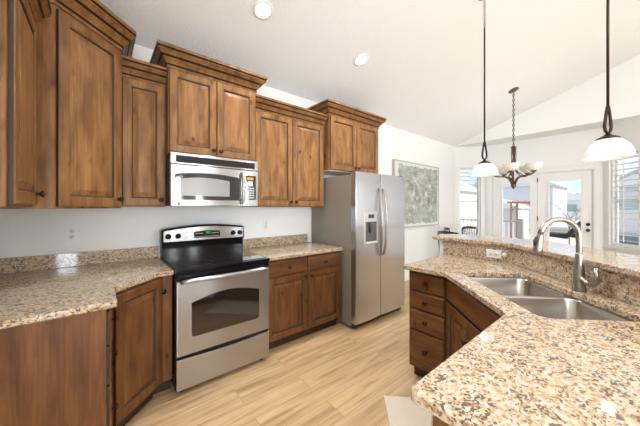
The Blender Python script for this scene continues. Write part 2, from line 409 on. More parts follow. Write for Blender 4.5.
def slab(name, outer, holes, z0, z1, mat, parent=None, r=.006):
    """polygon slab (outer counter-clockwise, holes clockwise) with eased edges"""
    mb = MB(); loops_top = []
    for lp, sgn in [(outer, 1)] + [(h, 1) for h in holes]:
        rr = [(r, z0), (0, z0 + r), (0, z1 - r), (r * .3, z1 - r * .3), (r, z1)]
        rings = [[(x, y, z) for x, y in offset_poly(lp, d)] for d, z in rr]
        n = len(lp)
        for a, b in zip(rings, rings[1:]):
            mb.add(a + b, [(i, (i + 1) % n, (i + 1) % n + n, i + n) for i in range(n)], 0, False)
        loops_top.append([p for p in rings[-1]])
    for z in (z0, z1):
        vl = [[Vector((x, y, 0)) for x, y, _ in lp] for lp in loops_top]
        flat = [(p.x, p.y, z) for lp in vl for p in lp]
        mb.add(flat, [tuple(t) for t in tessellate_polygon(vl)])
    return mb.build(name, mat, parent)

# ------------------------------------------------------------------ room shell
WX, WY = -0.59, 2.85                 # left wall and range wall
CZ = 2.82
def cz(y): return CZ + (WY - y) / 3
yr = -1.4
def yzp(name, poly, x0, x1, mat):
    n = len(poly); v = [(x0, y, z) for y, z in poly] + [(x1, y, z) for y, z in poly]
    return MB().add(v, [tuple(range(n)), tuple(range(n, 2 * n))[::-1]] + [(i, i + n, (i + 1) % n + n, (i + 1) % n) for i in range(n)]).build(name, mat)
struct(B('floor', -4.1, 7.1, -5.1, WY + .1, -.12, 0, FLOOR))
struct(B('wall_back', WX - .12, 6.53, WY, WY + .12, 0, CZ + .06, WALL))
struct(yzp('wall_left', [(WY, 0), (WY, CZ), (-1.2, cz(-1.2)), (-1.2, 0)], WX - .12, WX, WALL))
struct(B('wall_entry', -4.1, WX - .12, -1.2, -1.08, 0, cz(-1.1), WALL))
struct(yzp('wall_living', [(-1.2, 0), (-1.2, cz(-1.2)), (yr, cz(yr)), (-5, cz(yr) - (yr + 5) / 3), (-5, 0)], -4.1, -4.0, WALL))
mb = MB(); yr = -1.4
pl = [(WY + .12, CZ - .04), (yr, cz(yr)), (-5.0, cz(yr) - (yr + 5) / 3), (-5.0, cz(yr) - (yr + 5) / 3 + .12), (yr, cz(yr) + .12), (WY + .12, CZ + .08)]
v = [(-4.1, y, z) for y, z in pl] + [(6.62, y, z) for y, z in pl]
n = len(pl); mb.add(v, [tuple(range(n)), tuple(range(n, 2 * n))[::-1]] + [(i, i + n, (i + 1) % n + n, (i + 1) % n) for i in range(n)])
struct(mb.build('ceiling', CEIL))
# gable wall over the bay and beside it
def yz_wall(name, poly, x0, x1, mat):
    n = len(poly); v = [(x0, y, z) for y, z in poly] + [(x1, y, z) for y, z in poly]
    return struct(MB().add(v, [tuple(range(n)), tuple(range(n, 2 * n))[::-1]] + [(i, i + n, (i + 1) % n + n, (i + 1) % n) for i in range(n)]).build(name, mat))
yz_wall('wall_right', [(WY, CZ), (WY, CZ + .0001), (yr, cz(yr)), (-5, cz(yr) - (yr + 5) / 3), (-5, 0), (-.06, 0), (-.06, CZ)], 6.5, 6.62, WALL)
# bay: ceiling, door wall, two angled walls with windows
struct(MB().prism([(6.62, 2.85), (6.62, -.06), (7.15, .40), (7.15, 2.45)], CZ, CZ + .1).build('ceiling_bay', CEIL))
def wall_with_holes(name, p0, p1, th, z0, z1, holes, mat):
    """vertical wall from p0 to p1 (inside face on the left of p0->p1), holes = (s0,s1,z0,z1)"""
    p0 = Vector(p0); p1 = Vector(p1); ln = (p1 - p0).length; ang = math.atan2(p1.y - p0.y, p1.x - p0.x)
    mb = MB(); xs = sorted({0, ln, *[h[0] for h in holes], *[h[1] for h in holes]}); zs = sorted({z0, z1, *[h[2] for h in holes], *[h[3] for h in holes]})
    for a, b in zip(xs, xs[1:]):
        for c, d in zip(zs, zs[1:]):
            mx_, mz = (a + b) / 2, (c + d) / 2
            if not any(h[0] < mx_ < h[1] and h[2] < mz < h[3] for h in holes): mb.box(a, b, -th, 0, c, d)
    o = mb.build(name, mat, loc=(p0.x, p0.y, 0), rot=(0, 0, ang)); struct(o); return ang, ln
# running clockwise seen from above the inside is on the left when going +Y on the far side
BA, BB = (7.0, .46), (7.0, 2.38)
wall_with_holes('wall_bay', BA, BB, .12, 0, CZ, [(.10, 1.80, 0.0, 2.10)], WALL)
angR, lnR = wall_with_holes('wall_bay_right', (6.48, -.06), BA, .12, 0, CZ, [(.12, .61, .70, 2.30)], WALL)
angL, lnL = wall_with_holes('wall_bay_left', BB, (6.53, 2.85), .12, 0, CZ, [(.085, .565, .70, 2.32)], WALL)
struct(B('floor_bay', 6.5, 7.05, -.1, 2.9, -.10, 0.001, FLOOR))

wall_with_holes('wall_front', (6.6, -5.0), (-4.1, -5.0), .12, 0, cz(yr) - (yr + 5) / 3, [(2.15, 2.35, .02, 2.4), (3.85, 4.05, .02, 2.4), (4.5, 4.7, .02, 2.4), (7.1, 10.1, .1, 2.4)], WALL)
# windows with plantation shutters, built in wall-local coordinates (x along the wall, inside is +y)
def window(name, base, ang, s0, s1, z0, z1):
    t = bpy.data.objects.new(name, None); COL.objects.link(t); t.location = (base[0], base[1], 0); t.rotation_euler = (0, 0, ang); struct(t)
    fr = MB(); tw = .055
    fr.box(s0 - tw, s0, 0, .018, z0 - .02, z1 + tw); fr.box(s1, s1 + tw, 0, .018, z0 - .02, z1 + tw); fr.box(s0, s1, 0, .018, z1, z1 + tw)
    fr.build('window_trim', TRIM, t, bevel=.003)
    MB().box(s0 - tw - .01, s1 + tw + .01, -.10, .045, z0 - .045, z0 - .0).build('window_sill', TRIM, t, bevel=.004)
    sh = MB(); c = .03
    sh.box(s0, s0 + c, -.05, -.02, z0, z1); sh.box(s1 - c, s1, -.05, -.02, z0, z1); sh.box(s0 + c, s1 - c, -.05, -.02, z0, z0 + .05); sh.box(s0 + c, s1 - c, -.05, -.02, z1 - .04, z1)
    sh.build('shutter_frame', TRIM, t, bevel=.003)
    k = MB(); z = z0 + .10
    while z < z1 - .07:
        y0, y1, dz = -.072, .002, .003
        k.add([(s0 + c, y0, z - dz - .003), (s1 - c, y0, z - dz - .003), (s1 - c, y1, z + dz - .003), (s0 + c, y1, z + dz - .003),
               (s0 + c, y0, z - dz + .003), (s1 - c, y0, z - dz + .003), (s1 - c, y1, z + dz + .003), (s0 + c, y1, z + dz + .003)],
              [(0, 1, 2, 3), (7, 6, 5, 4), (0, 4, 5, 1), (1, 5, 6, 2), (2, 6, 7, 3), (3, 7, 4, 0)])
        z += .092
    k.build('louvers', TRIM, t)
    m = (s0 + s1) / 2; B('tilt_rod', m - .006, m + .006, .004, .014, z0 + .08, z1 - .08, TRIM, t)
    sa = MB(); y0, y1 = -.118, -.09
    sa.box(s0, s0 + .03, y0, y1, z0, z1); sa.box(s1 - .03, s1, y0, y1, z0, z1); sa.box(s0 + .03, s1 - .03, y0, y1, z0, z0 + .03); sa.box(s0 + .03, s1 - .03, y0, y1, z1 - .03, z1)
    zm = (z0 + z1) / 2; sa.box(s0 + .03, s1 - .03, y0, y1, zm - .02, zm + .02)
    sa.build('window_sash', TRIM, t)
    B('window_glass', s0 + .02, s1 - .02, -.106, -.102, z0 + .02, z1 - .02, GLASS, t)
window('window_1', BB, angL, .09, .56, .72, 2.31)
window('window_2', (6.48, -.06), angR, .125, .605, .72, 2.28)

# french doors in the bay (x of the wall runs from Y=.46 upward)
def french_door(name, s0, s1, g0, g1, knobside):
    t = bpy.data.objects.new(name, None); COL.objects.link(t); t.location = (BA[0], BA[1], 0); t.rotation_euler = (0, 0, PI / 2); struct(t)
    gz0, gz1 = .26, 1.90; H_ = 2.075
    lf = MB(); y0, y1 = -.075, -.03
    lf.box(s0, g0, y0, y1, .01, H_); lf.box(g1, s1, y0, y1, .01, H_); lf.box(g0, g1, y0, y1, .01, gz0); lf.box(g0, g1, y0, y1, gz1, H_)
    lf.build('door_leaf', TRIM, t, bevel=.003)
    fr = MB()
    q = .022
    fr.box(g0 - q, g0 + .004, -.03, -.018, gz0 - q, gz1 + q); fr.box(g1 - .004, g1 + q, -.03, -.018, gz0 - q, gz1 + q)
    fr.box(g0, g1, -.03, -.018, gz0 - q, gz0 + .004); fr.box(g0, g1, -.03, -.018, gz1 - .004, gz1 + q)
    fr.build('glass_stop', TRIM, t, bevel=.003)
    B('door_glass', g0, g1, -.055, -.05, gz0, gz1, GLASS, t)
    if knobside:
        for z, nm in ((1.06, 'deadbolt'), (.95, 'door_knob')):
            M_ = Matrix.Translation((s0 + .055, -.03, z)) @ Matrix.Rotation(-PI / 2, 4, 'X')
            pr = [(.030, 0), (.030, .008), (.012, .012), (.012, .02)] if nm == 'deadbolt' else [(.030, 0), (.030, .006), (.012, .012), (.012, .03), (.024, .04), (.027, .05), (.02, .062), (0, .066)]
            MB().lathe(pr, 16, M_).build(nm, BRZ, t, label='dark bronze ' + nm.replace('_', ' '))
        for z in (.25, 1.1, 1.9): MB().box(s1 - .008, s1 + .006, -.03, -.018, z, z + .09).build('hinge', BRZ, t)
french_door('door_1', .136, .935, .282, .753, True)
french_door('door_2', .945, 1.76, 1.055, 1.563, False)
fr = MB(); A_, Bq, H_ = .10, 1.80, 2.10
fr.box(A_, A_ + .03, -.10, 0.0, 0, H_); fr.box(Bq - .03, Bq, -.10, 0, 0, H_); fr.box(A_, Bq, -.10, 0, H_ - .022, H_)
fr.box(A_ - .075, A_ + .01, 0, .02, 0, H_); fr.box(Bq - .01, Bq + .075, 0, .02, 0, H_)
fr.box(A_ - .075, Bq + .075, 0, .02, H_ - .01, H_ + .075); fr.box(A_ - .095, Bq + .095, 0, .032, H_ + .075, H_ + .10)
struct(fr.build('trim_1', TRIM, loc=(BA[0], BA[1], 0), rot=(0, 0, PI / 2), bevel=.003))
struct(B('baseboard_back', 3.2, 6.5, WY - .014, WY, 0, .09, TRIM, bevel=.003))
struct(B('baseboard_right', 6.486, 6.5, -4.9, -.07, 0, .09, TRIM, bevel=.003))

# knee wall under the bar (kitchen side face X=2.63, then 45 degrees, then along Y=-.27)
K = 1.928
def band(d0, d1, yend, xend=.62):
    """band between offsets d0 and d1 outward of the backsplash face line; d measured outward"""
    def line(d):
        c = K + d * R2
        return [(2.61 + d, yend), (2.61 + d, 2.61 + d - c), (-.25 - d + c, -.25 - d), (xend, -.25 - d)]
    a = line(d0); b = line(d1)
    return a + b[::-1]
KW = band(.02, .14, 1.30)
struct(MB().prism(KW, 0, 1.058).build('wall_peninsula', WALL, bevel=.004))

# ------------------------------------------------------------------ cabinets
T = .02
def knob(parent, x, z, y=-T, mat=None):
    M_ = Matrix.Translation((x, y, z)) @ Matrix.Rotation(PI / 2, 4, 'X')
    return MB().lathe([(.011, 0), (.011, .003), (.0065, .006), (.0065, .014), (.014, .018), (.018, .022), (.018, .026), (.013, .031), (0, .032)], 14, M_).build('knob', mat or BRZ, parent)
def door(parent, x, z, w_, h_, mat, kx=None, kz=None, fw=.058):
    m = MB()
    m.rings(w_, h_, [(0, 0), (0, -T + .004), (.004, -T), (fw - .006, -T), (fw - .004, -T + .0025), (fw + .001, -T + .004), (fw + .006, -T + .012), (fw + .009, -T + .013)], [1, 0, 0, 0, 0, 1, 1])
    m.add([(0, 0, 0), (w_, 0, 0), (w_, 0, h_), (0, 0, h_)], [(3, 2, 1, 0)])
    d = m.build('door', [mat, GLZ], parent, loc=(x, -.0005, z))
    p = MB().rings(w_, h_, [(fw + .006, -T + .0145), (fw + .009, -T + .0135), (fw + .013, -T + .0125), (fw + .042, -T + .003), (fw + .043, -T + .0005), (fw + .046, -T + .0003)], [1, 0, 0, 0, 0], 0)
    p.build('door_panel', [mat, GLZ], d)
    if kx is not None: knob(d, kx, kz)
    return d
def drawer(parent, x, z, w_, h_, mat, kn=True):
    m = MB().rings(w_, h_, [(0, 0), (0, -T + .008), (.004, -T + .005), (.010, -T + .001), (.014, -T)], [1, 0, 0, 0], 0)
    m.add([(0, 0, 0), (w_, 0, 0), (w_, 0, h_), (0, 0, h_)], [(3, 2, 1, 0)])
    d = m.build('drawer', [mat, GLZ], parent, loc=(x, -.0005, z))
    if kn: knob(d, w_ / 2, h_ / 2)
    return d
CR = [(0, 0), (.008, 0), (.008, .014), (.004, .021), (.012, .026), (.020, .040), (.034, .054), (.034, .058), (.029, .065), (.042, .070), (.056, .086), (.062, .090), (.062, .095), (.055, .102), (.066, .108), (.066, .128), (0, .128)]
CM = [0, 0, 1, 1, 0, 0, 0, 1, 1, 0, 0, 0, 1, 1, 0, 0]
def crown(parent, path, z, h=.13):
    s_ = h / .128
    return MB().sweep(path, [(o * s_ * 1.12, z + q * s_) for o, q in CR], CM).build('crown_moulding', [W_UP, GLZ], parent)
def wall_cab(label, loc, rot, w_, dep, h_, doors, crown_h=.13, rail=.045, sides=(1, 1), group=None, white_bottom=False):
    t = thing('wall_cabinet', label, 'cabinet', loc, rot, group)
    B('cabinet_body', 0, w_, 0, dep, 0, h_, W_UP, t, bevel=.0015)
    n = len(doors); 
    for (x, dw, kx) in doors:
        door(t, x, .012, dw, h_ - .012 - rail, W_UP, kx, .045)
    p = [(0, 0), (w_, 0)]
    if sides[0]: p = [(0, dep)] + p
    if sides[1]: p = p + [(w_, dep)]
    crown(t, p, h_ - rail + .006, crown_h)
    if white_bottom: B('cabinet_underside', .001, w_ - .001, .002, dep - .002, -.004, 0, WHITE, t)
    B('cabinet_top', .0, w_, .0, dep, h_, h_ + .004, W_UP, t)
    return t
LOWH = 2.425 - 1.385
g = 'knotty alder wall cabinets'
wall_cab('tall knotty alder wall cabinet with one narrow door between corner cabinet and microwave', (.128, 2.54, 1.385), 0, .300, WY - 2.54, LOWH, [(.008, .284, .284 - .03)], sides=(0, 0), group=g)
wall_cab('raised knotty alder wall cabinet with two short doors directly above the microwave', (.430, 2.45, 1.826), 0, .765, WY - 2.45, 2.555 - 1.826, [(.008, .372, .372 - .03), (.385, .372, .03)], crown_h=.15, group=g)
wall_cab('tall knotty alder wall cabinet with two doors between microwave and refrigerator', (1.198, 2.54, 1.385), 0, .965, WY - 2.54, LOWH, [(.035, .452, .452 - .03), (.494, .452, .03)], sides=(0, 0), group=g)
wall_cab('short knotty alder wall cabinet with two doors above the refrigerator', (2.168, 2.45, 1.84), 0, .950, WY - 2.45, 2.555 - 1.84, [(.015, .458, .458 - .03), (.478, .458, .03)], crown_h=.15, group=g, white_bottom=True)
# corner wall cabinet
t = thing('corner_wall_cabinet', 'tall diagonal corner wall cabinet with one wide knotty alder door', 'cabinet', (-.2, 2.164, 1.375), PI / 4, g)
wd = .326 * R2
mb = MB()
def loc45(x, y): dx, dy = x + .2, y - 2.164; return ((dx + dy) / R2, (dy - dx) / R2)
poly = [loc45(-.59, 2.164), loc45(-.2, 2.164), loc45(.126, 2.49), loc45(.126, 2.85), loc45(-.59, 2.85)]
hD = 2.60 - 1.375
mb.prism(poly, 0, hD).build('cabinet_body', W_UP, t, bevel=.0015)
door(t, .010, .012, wd - .024, hD - .075, W_UP, wd - .024 - .03, .055, fw=.062)
crown(t, poly[:4], hD - .045, .16)
# left wall cabinet, its end panel towards the camera
t = thing('wall_cabinet', 'knotty alder wall cabinet at the left edge with plain end panel facing the room', 'cabinet', (-.284, 1.600, 1.385), PI / 2, g)
B('cabinet_body', 0, .563, 0, .300, 0, LOWH, W_UP, t, bevel=.0015)
door(t, .03, .012, .50, LOWH - .057, W_UP, .50 - .03, .06, fw=.062)
crown(t, [(0, .30), (0, 0), (.563, 0)], LOWH - .039, .13)

# base cabinets
TK = .105
def base_box(t, w_, dep, z1=.884, side_l=True):
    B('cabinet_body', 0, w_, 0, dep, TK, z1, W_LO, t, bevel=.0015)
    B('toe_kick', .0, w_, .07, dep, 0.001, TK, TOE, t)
gb = 'knotty alder base cabinets'
t = thing('base_cabinet', 'knotty alder base cabinet with two drawers above two doors, right of the range', 'cabinet', (1.196, 2.24, 0), 0, gb)
base_box(t, .962, WY - 2.24)
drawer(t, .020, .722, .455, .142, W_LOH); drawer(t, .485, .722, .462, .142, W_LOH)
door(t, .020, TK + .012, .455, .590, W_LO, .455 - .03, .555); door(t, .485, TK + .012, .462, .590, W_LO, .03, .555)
# corner base
t = thing('corner_base_cabinet', 'diagonal corner base cabinet with one knotty alder door, left of the range', 'cabinet', (.055, 1.945, 0), PI / 4, gb)
def l45(x, y): dx, dy = x - .055, y - 1.945; return ((dx + dy) / R2, (dy - dx) / R2)
poly = [l45(.055, 1.945), l45(.345, 2.235), l45(.420, 2.235), l45(.420, 2.85), l45(-.59, 2.85), l45(-.59, 1.945)]
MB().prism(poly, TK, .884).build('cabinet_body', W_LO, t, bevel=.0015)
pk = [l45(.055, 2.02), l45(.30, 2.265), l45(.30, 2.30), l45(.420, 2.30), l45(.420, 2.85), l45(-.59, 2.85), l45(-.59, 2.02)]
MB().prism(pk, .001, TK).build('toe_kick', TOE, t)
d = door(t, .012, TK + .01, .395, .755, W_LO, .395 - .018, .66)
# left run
t = thing('base_cabinet', 'narrow drawer base cabinet with plain shade-darkened end panel at the left counter end', 'cabinet', (.028, 1.690, 0), PI / 2, gb)
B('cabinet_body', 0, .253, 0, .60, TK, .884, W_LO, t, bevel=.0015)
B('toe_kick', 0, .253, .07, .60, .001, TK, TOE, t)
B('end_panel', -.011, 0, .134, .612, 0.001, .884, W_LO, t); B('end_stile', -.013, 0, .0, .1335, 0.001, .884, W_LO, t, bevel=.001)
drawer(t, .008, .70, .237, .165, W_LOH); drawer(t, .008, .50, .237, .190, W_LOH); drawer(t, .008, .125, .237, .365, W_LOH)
# peninsula drawer bank
t = thing('base_cabinet', 'peninsula base cabinet with a stack of four shade-darkened wood drawers', 'cabinet', (1.95, 1.212, 0), -PI / 2, gb)
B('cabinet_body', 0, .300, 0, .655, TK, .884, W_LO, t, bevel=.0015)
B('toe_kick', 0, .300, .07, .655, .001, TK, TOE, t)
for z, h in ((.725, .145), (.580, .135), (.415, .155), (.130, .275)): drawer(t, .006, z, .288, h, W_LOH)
# sink base
t = thing('base_cabinet', 'diagonal sink base cabinet with false front over two doors in the peninsula corner', 'cabinet', (1.948, .900, 0), PI * 1.25, gb)
ws = (1.948 - 1.412) * R2
def ls(x, y): dx, dy = x - 1.948, y - .900; c_, s_ = math.cos(-PI * 1.25), math.sin(-PI * 1.25); return (dx * c_ - dy * s_, dx * s_ + dy * c_)
poly = [ls(1.948, .900), ls(1.412, .364), ls(1.412, -.24), ls(1.680, -.24), ls(2.605, .685), ls(2.605, .900)]
MB().prism(poly, TK, .66).build('cabinet_body', W_LO, t, bevel=.0015)
B('face_frame', 0, ws, 0, .02, .66, .884, W_LO, t)
MB().prism([ls(1.948 + .06, .86), ls(1.46, .312), ls(1.46, -.2), ls(1.68, -.2), ls(2.56, .68), ls(2.56, .86)], .001, TK).build('toe_kick', TOE, t)
drawer(t, .015, .722, ws - .03, .145, W_LOH, kn=False)
hw = (ws - .034) / 2
door(t, .015, TK + .012, hw, .590, W_LO, hw - .03, .46); door(t, .019 + hw, TK + .012, hw, .590, W_LO, .03, .46)
# near leg: cabinet, dishwasher and end panel
t = thing('base_cabinet', 'slim knotty alder base cabinet between the sink cabinet and the dishwasher', 'cabinet', (1.405, .345, 0), PI, gb)
B('cabinet_body', 0, .125, 0, .585, TK, .884, W_LO, t, bevel=.0015)
B('toe_kick', 0, .125, .07, .585, .001, TK, TOE, t)
door(t, .008, TK + .012, .11, .745, W_LO, fw=.03)
ep = B('cabinet_end_panel', .662, .679, -.245, .345, .001, .884, W_LO); tag(ep, 'thin shade-darkened wood end panel closing the near end of the peninsula', 'panel')
t = thing('dishwasher', 'built-in dishwasher with pale door edge beside the end panel of the peninsula', 'dishwasher', (1.2745, .3415, 0), PI)
B('tub', .0, .590, .0, .57, .01, .87, BLKM, t)
B('dishwasher_door', .002, .588, -.0235, .0, .10, .87, TRIM, t, bevel=.004)
MB().tube([(.06, -.03, .80), (.06, -.055, .80), (.54, -.055, .80), (.54, -.03, .80)], .008).build('handle', ST, t)

# ------------------------------------------------------------------ countertops
GR = 'granite countertops'
t = thing('granite_countertop', 'speckled gold granite countertop with backsplash left of the range', 'countertop', (0, 0, 0), 0, GR)
slab('worktop', round_poly([(WX, 1.665), (.07, 1.665), (.07, 1.94), (.325, 2.195), (.421, 2.195), (.421, WY), (WX, WY)], [0, .012, .004, .01, 0, 0, 0]), [], .885, .92, GRAN, t)
B('backsplash', WX, .421, WY - .022, WY, .9205, 1.028, GRAN, t, bevel=.003)
B('backsplash', WX, WX + .022, 1.665, WY - .023, .9205, 1.028, GRAN, t, bevel=.003)
t = thing('granite_countertop', 'short gold granite countertop with backsplash between range and refrigerator', 'countertop', (0, 0, 0), 0, GR)
slab('worktop', round_poly([(1.192, 2.195), (2.165, 2.195), (2.165, WY), (1.192, WY)], [0, .012, 0, 0]), [], .885, .92, GRAN, t)
B('backsplash', 1.192, 2.13, WY - .022, WY, .9205, 1.028, GRAN, t, bevel=.003)

S0 = Vector((1 / R2, 1 / R2)); N0 = Vector((1 / R2, -1 / R2))
def sn(s_, n_): p = S0 * s_ + N0 * n_; return (p.x, p.y)
hole = round_poly([sn(1.205, .822), sn(1.205, 1.248), sn(1.995, 1.248), sn(1.995, .822)][::1], .05, 8)
def area2(p): return sum(p[i][0] * p[(i + 1) % len(p)][1] - p[(i + 1) % len(p)][0] * p[i][1] for i in range(len(p)))
if area2(hole) > 0: hole = hole[::-1]
outer = round_poly([(1.885, 1.235), (1.885, .890), (1.380, .385), (.612, .385), (.612, -.25), (1.678, -.25), (2.61, .682), (2.61, 1.235)], [.012, .03, .004, .02, .02, 0, 0, 0])
if area2(outer) < 0: outer = outer[::-1]
t = thing('granite_countertop', 'large U-shaped peninsula granite countertop holding the double sink', 'countertop', (0, 0, 0), 0, GR)
slab('worktop', outer, [hole], .885, .92, GRAN, t)
MB().prism(band(.0, .0199, 1.25), .9205, 1.058).build('backsplash', GRAN, t)
bar = [(2.58, 1.367), (2.58, .694), (2.58 - .0, .694)]
def barline(d): c = K - .05 * R2 + d * R2; return [(2.56 + d, 1.367), (2.56 + d, 2.56 + d - c), (-.2 - d + c, -.2 - d), (.60, -.2 - d)]
a_ = barline(.02); b2 = barline(.44)
bp_ = [p for p in (a_ + b2[::-1])]
if area2(bp_) < 0: bp_ = bp_[::-1]
bo = slab('granite_bar_top', round_poly(bp_, [.04, .12, .12, .03, .03, .3, .3, .12][:len(bp_)]), [], 1.0585, 1.092, GRAN)
tag(bo, 'raised granite breakfast bar top on the knee wall behind the sink', 'countertop', GR)

# ------------------------------------------------------------------ sink
t = thing('sink', 'double bowl stainless steel undermount sink set into the peninsula corner', 'sink', (*sn(1.6, 1.03), .885), PI / 4)
def loop_at(cx, cy, hx, hy, r, z, seg=6):
    return [(x, y, z) for x, y in round_poly([(cx - hx, cy - hy), (cx + hx, cy - hy), (cx + hx, cy + hy), (cx - hx, cy + hy)], r, seg)]
# local x runs along s (far end positive); local y runs towards -n
BW = [(-.205, .192, -.004, .216, .06), (.200, .192, -.004, .216, .06)]   # cx, hx, cy, hy, r
of = [Vector((x, y, 0)) for x, y, z in loop_at(0, 0, .43, .245, .08, 0)]
hl = [[Vector((x, y, 0)) for x, y, z in loop_at(cx, cy, hx, hy, r, 0)] for cx, hx, cy, hy, r in BW]
mb = MB()
flat = [(p.x, p.y, -.001) for lp in [of] + hl for p in lp]
mb.add(flat, [tuple(q) for q in tessellate_polygon([of] + hl)])
mb.build('sink_rim', STS, t)
for cx, hx, cy, hy, r in BW:
    mb = MB(); prev = None
    dp = .20
    lv = [(0, -.001, r), (.004, -.008, r), (.010, -dp + .05, r), (.018, -dp + .02, r), (.04, -dp + .004, r), (.07, -dp, r * .8)]
    rings_ = [loop_at(cx, cy, hx - d, hy - d, rr, z) for d, z, rr in lv]
    n = len(rings_[0])
    for a, b in zip(rings_, rings_[1:]): mb.add(a + b, [(i, (i + 1) % n, (i + 1) % n + n, i + n) for i in range(n)], 0, True)
    mb.add(rings_[-1], [tuple(range(n))])
    bowl = mb.build('bowl', STS, t)
    MB().lathe([(.043, -dp + .001), (.043, -dp + .004), (.034, -dp + .002), (.0, -dp + .0015)], 20, Matrix.Translation((cx, cy, 0))).build('drain', ST, bowl)

# ------------------------------------------------------------------ faucet
fx, fy = sn(1.61, 1.292)
t = thing('faucet', 'tall gooseneck brushed nickel faucet with side lever behind the sink', 'faucet', (fx, fy, .9202), PI * .75)   # local +x points over the sink
MB().lathe([(.031, 0), (.032, .006), (.029, .02), (.026, .06), (.023, .12), (.0195, .16), (.0165, .20), (.0155, .21)], 24).build('body', NICK, t)
pts = [(0, 0, .14), (0, 0, .20), (0, 0, .27)]
rr = .101
for k in range(1, 15):
    a = PI * k / 15 * 1.02; pts.append((rr - rr * math.cos(a), 0, .295 + rr * math.sin(a)))
MB().tube(pts, .0142, 16).build('spout', NICK, t)
px_, pz_ = pts[-1][0], pts[-1][2]
dx_, dz_ = pts[-1][0] - pts[-2][0], pts[-1][2] - pts[-2][2]; ln = math.hypot(dx_, dz_); dx_, dz_ = dx_ / ln, dz_ / ln
dx_, dz_ = .16, -.987
P = lambda k: (px_ + dx_ * k, 0, pz_ + dz_ * k)
sh = MB().tube([P(0), P(.006), P(.03), P(.068), P(.094), P(.100)], [.0150, .0165, .0175, .0215, .025, .023], 18).build('spray_head', NICK, t)
MB().tube([P(.099), P(.1025)], [.021, .020], 18).build('nozzle', BLKM, sh)
q = P(.045); MB().tube([(q[0] + .012, 0, q[2] + .028), (q[0] + .020, 0, q[2] + .01), (q[0] + .022, 0, q[2] - .018)], [.007, .009, .007], 10).build('spray_button', BLKM, sh)
# lever: leaves the body sideways (local +y is -s ... towards the room side)
lv = [(0, .0, .080), (0, .03, .064), (0, .062, .054), (0, .083, .058), (-.002, .094, .076), (-.004, .096, .105), (-.006, .093, .148)]
MB().tube(lv, [.017, .016, .015, .0145, .0135, .0115, .008], 14).build('handle', NICK, t)

# ------------------------------------------------------------------ range
t = thing('range', 'stainless steel and black freestanding electric range between the base cabinets', 'range', (.428, 2.15, 0))
RW = .758
B('range_body', 0, RW, .03, .66, .04, .90, BLK, t, bevel=.003)
B('cooktop_frame', 0, RW, -.012, .600, .895, .925, BLK, t, bevel=.006)
ck = B('cooktop_glass', .022, RW - .022, .03, .575, .9255, .9285, BLKG, t, bevel=.001)
RING = simple('burner_ring_print', (.10, .10, .105), 0.25)
for bx, by, br in ((.2, .17, .11), (.56, .17, .085), (.2, .43, .08), (.56, .43, .11)):
    MB().lathe([(br - .003, 0.0005), (br, .0008), (br + .003, .0005)], 40, Matrix.Translation((bx, by, .9288 - .0003)), cap=False).build('burner_ring', RING, ck)
# black back riser and arched control panel
MB().prism_y([(0, .9), (RW, .9), (RW, 1.065), (0, 1.065)], .575, .655).build('riser', BLK, t, bevel=.004)
def arch(x0, x1, z0, z1, rise, r=.02, n=16):
    p = [(x0, z0), (x1, z0), (x1, z1 - r)]
    p += [(x1 - r + r * math.cos(a), z1 - r + r * math.sin(a)) for a in (PI / 8, PI / 4, 3 * PI / 8, PI / 2)]
    for k in range(1, n): u = k / n; p.append((x1 - r - (x1 - x0 - 2 * r) * u, z1 + rise * math.sin(PI * u)))
    p += [(x0 + r - r * math.cos(a), z1 - r + r * math.sin(a)) for a in (PI / 2, 3 * PI / 8, PI / 4, PI / 8)]
    p.append((x0, z1 - r)); return p
MB().prism_y(arch(-.006, RW + .006, 1.055, 1.188, .03, .025), .56, .655).build('backguard_frame', BLK, t, bevel=.004)
cp = MB().prism_y(arch(.010, RW - .010, 1.070, 1.172, .028, .02), .552, .562).build('control_panel', ST, t, bevel=.002)
dsp = MB().prism_y(arch(.262, .505, 1.093, 1.152, .008, .01), .548, .553).build('display', BLKG, cp)
GRN = emit('green_digits', (.1, 1, .3), 0.25, (.02, .15, .05))
dg = MB()
for x0 in (.372, .386, .404): dg.box(x0, x0 + .009, .5472, .5479, 1.127, 1.131); dg.box(x0, x0 + .002, .5472, .5479, 1.131, 1.147); dg.box(x0 + .007, x0 + .009, .5472, .5479, 1.131, 1.147); dg.box(x0, x0 + .009, .5472, .5479, 1.145, 1.149)
dg.build('clock_digits', GRN, dsp)
KEYS = simple('key_print', (.45, .45, .44), 0.5)
for xa, ni, wx, za, zb in ((.274, 14, .016, 1.100, 1.106), (.276, 3, .024, 1.128, 1.136), (.428, 3, .024, 1.128, 1.136)):
    ky = MB()
    for i in range(ni): ky.box(xa + i * wx, xa + i * wx + wx * .65, .5472, .5479, za, zb)
    ky.build('touch_keys', KEYS, dsp)
for kx_ in (.048, .128, .640, .712):
    M_ = Matrix.Translation((kx_, .552, 1.120)) @ Matrix.Rotation(PI / 2, 4, 'X')
    k_ = MB().lathe([(.024, 0), (.024, .006), (.019, .010), (.018, .024), (.013, .028), (0, .028)], 20, M_).build('knob', BLK, t)
    MB().box(kx_ - .0045, kx_ + .0045, .514, .530, 1.103, 1.137).build('grip', BLK, k_, bevel=.002)
for lx in (.20, .232):
    for lz in (1.145, 1.095): B('indicator_light', lx, lx + .006, .5505, .552, lz, lz + .006, BLKM, cp)
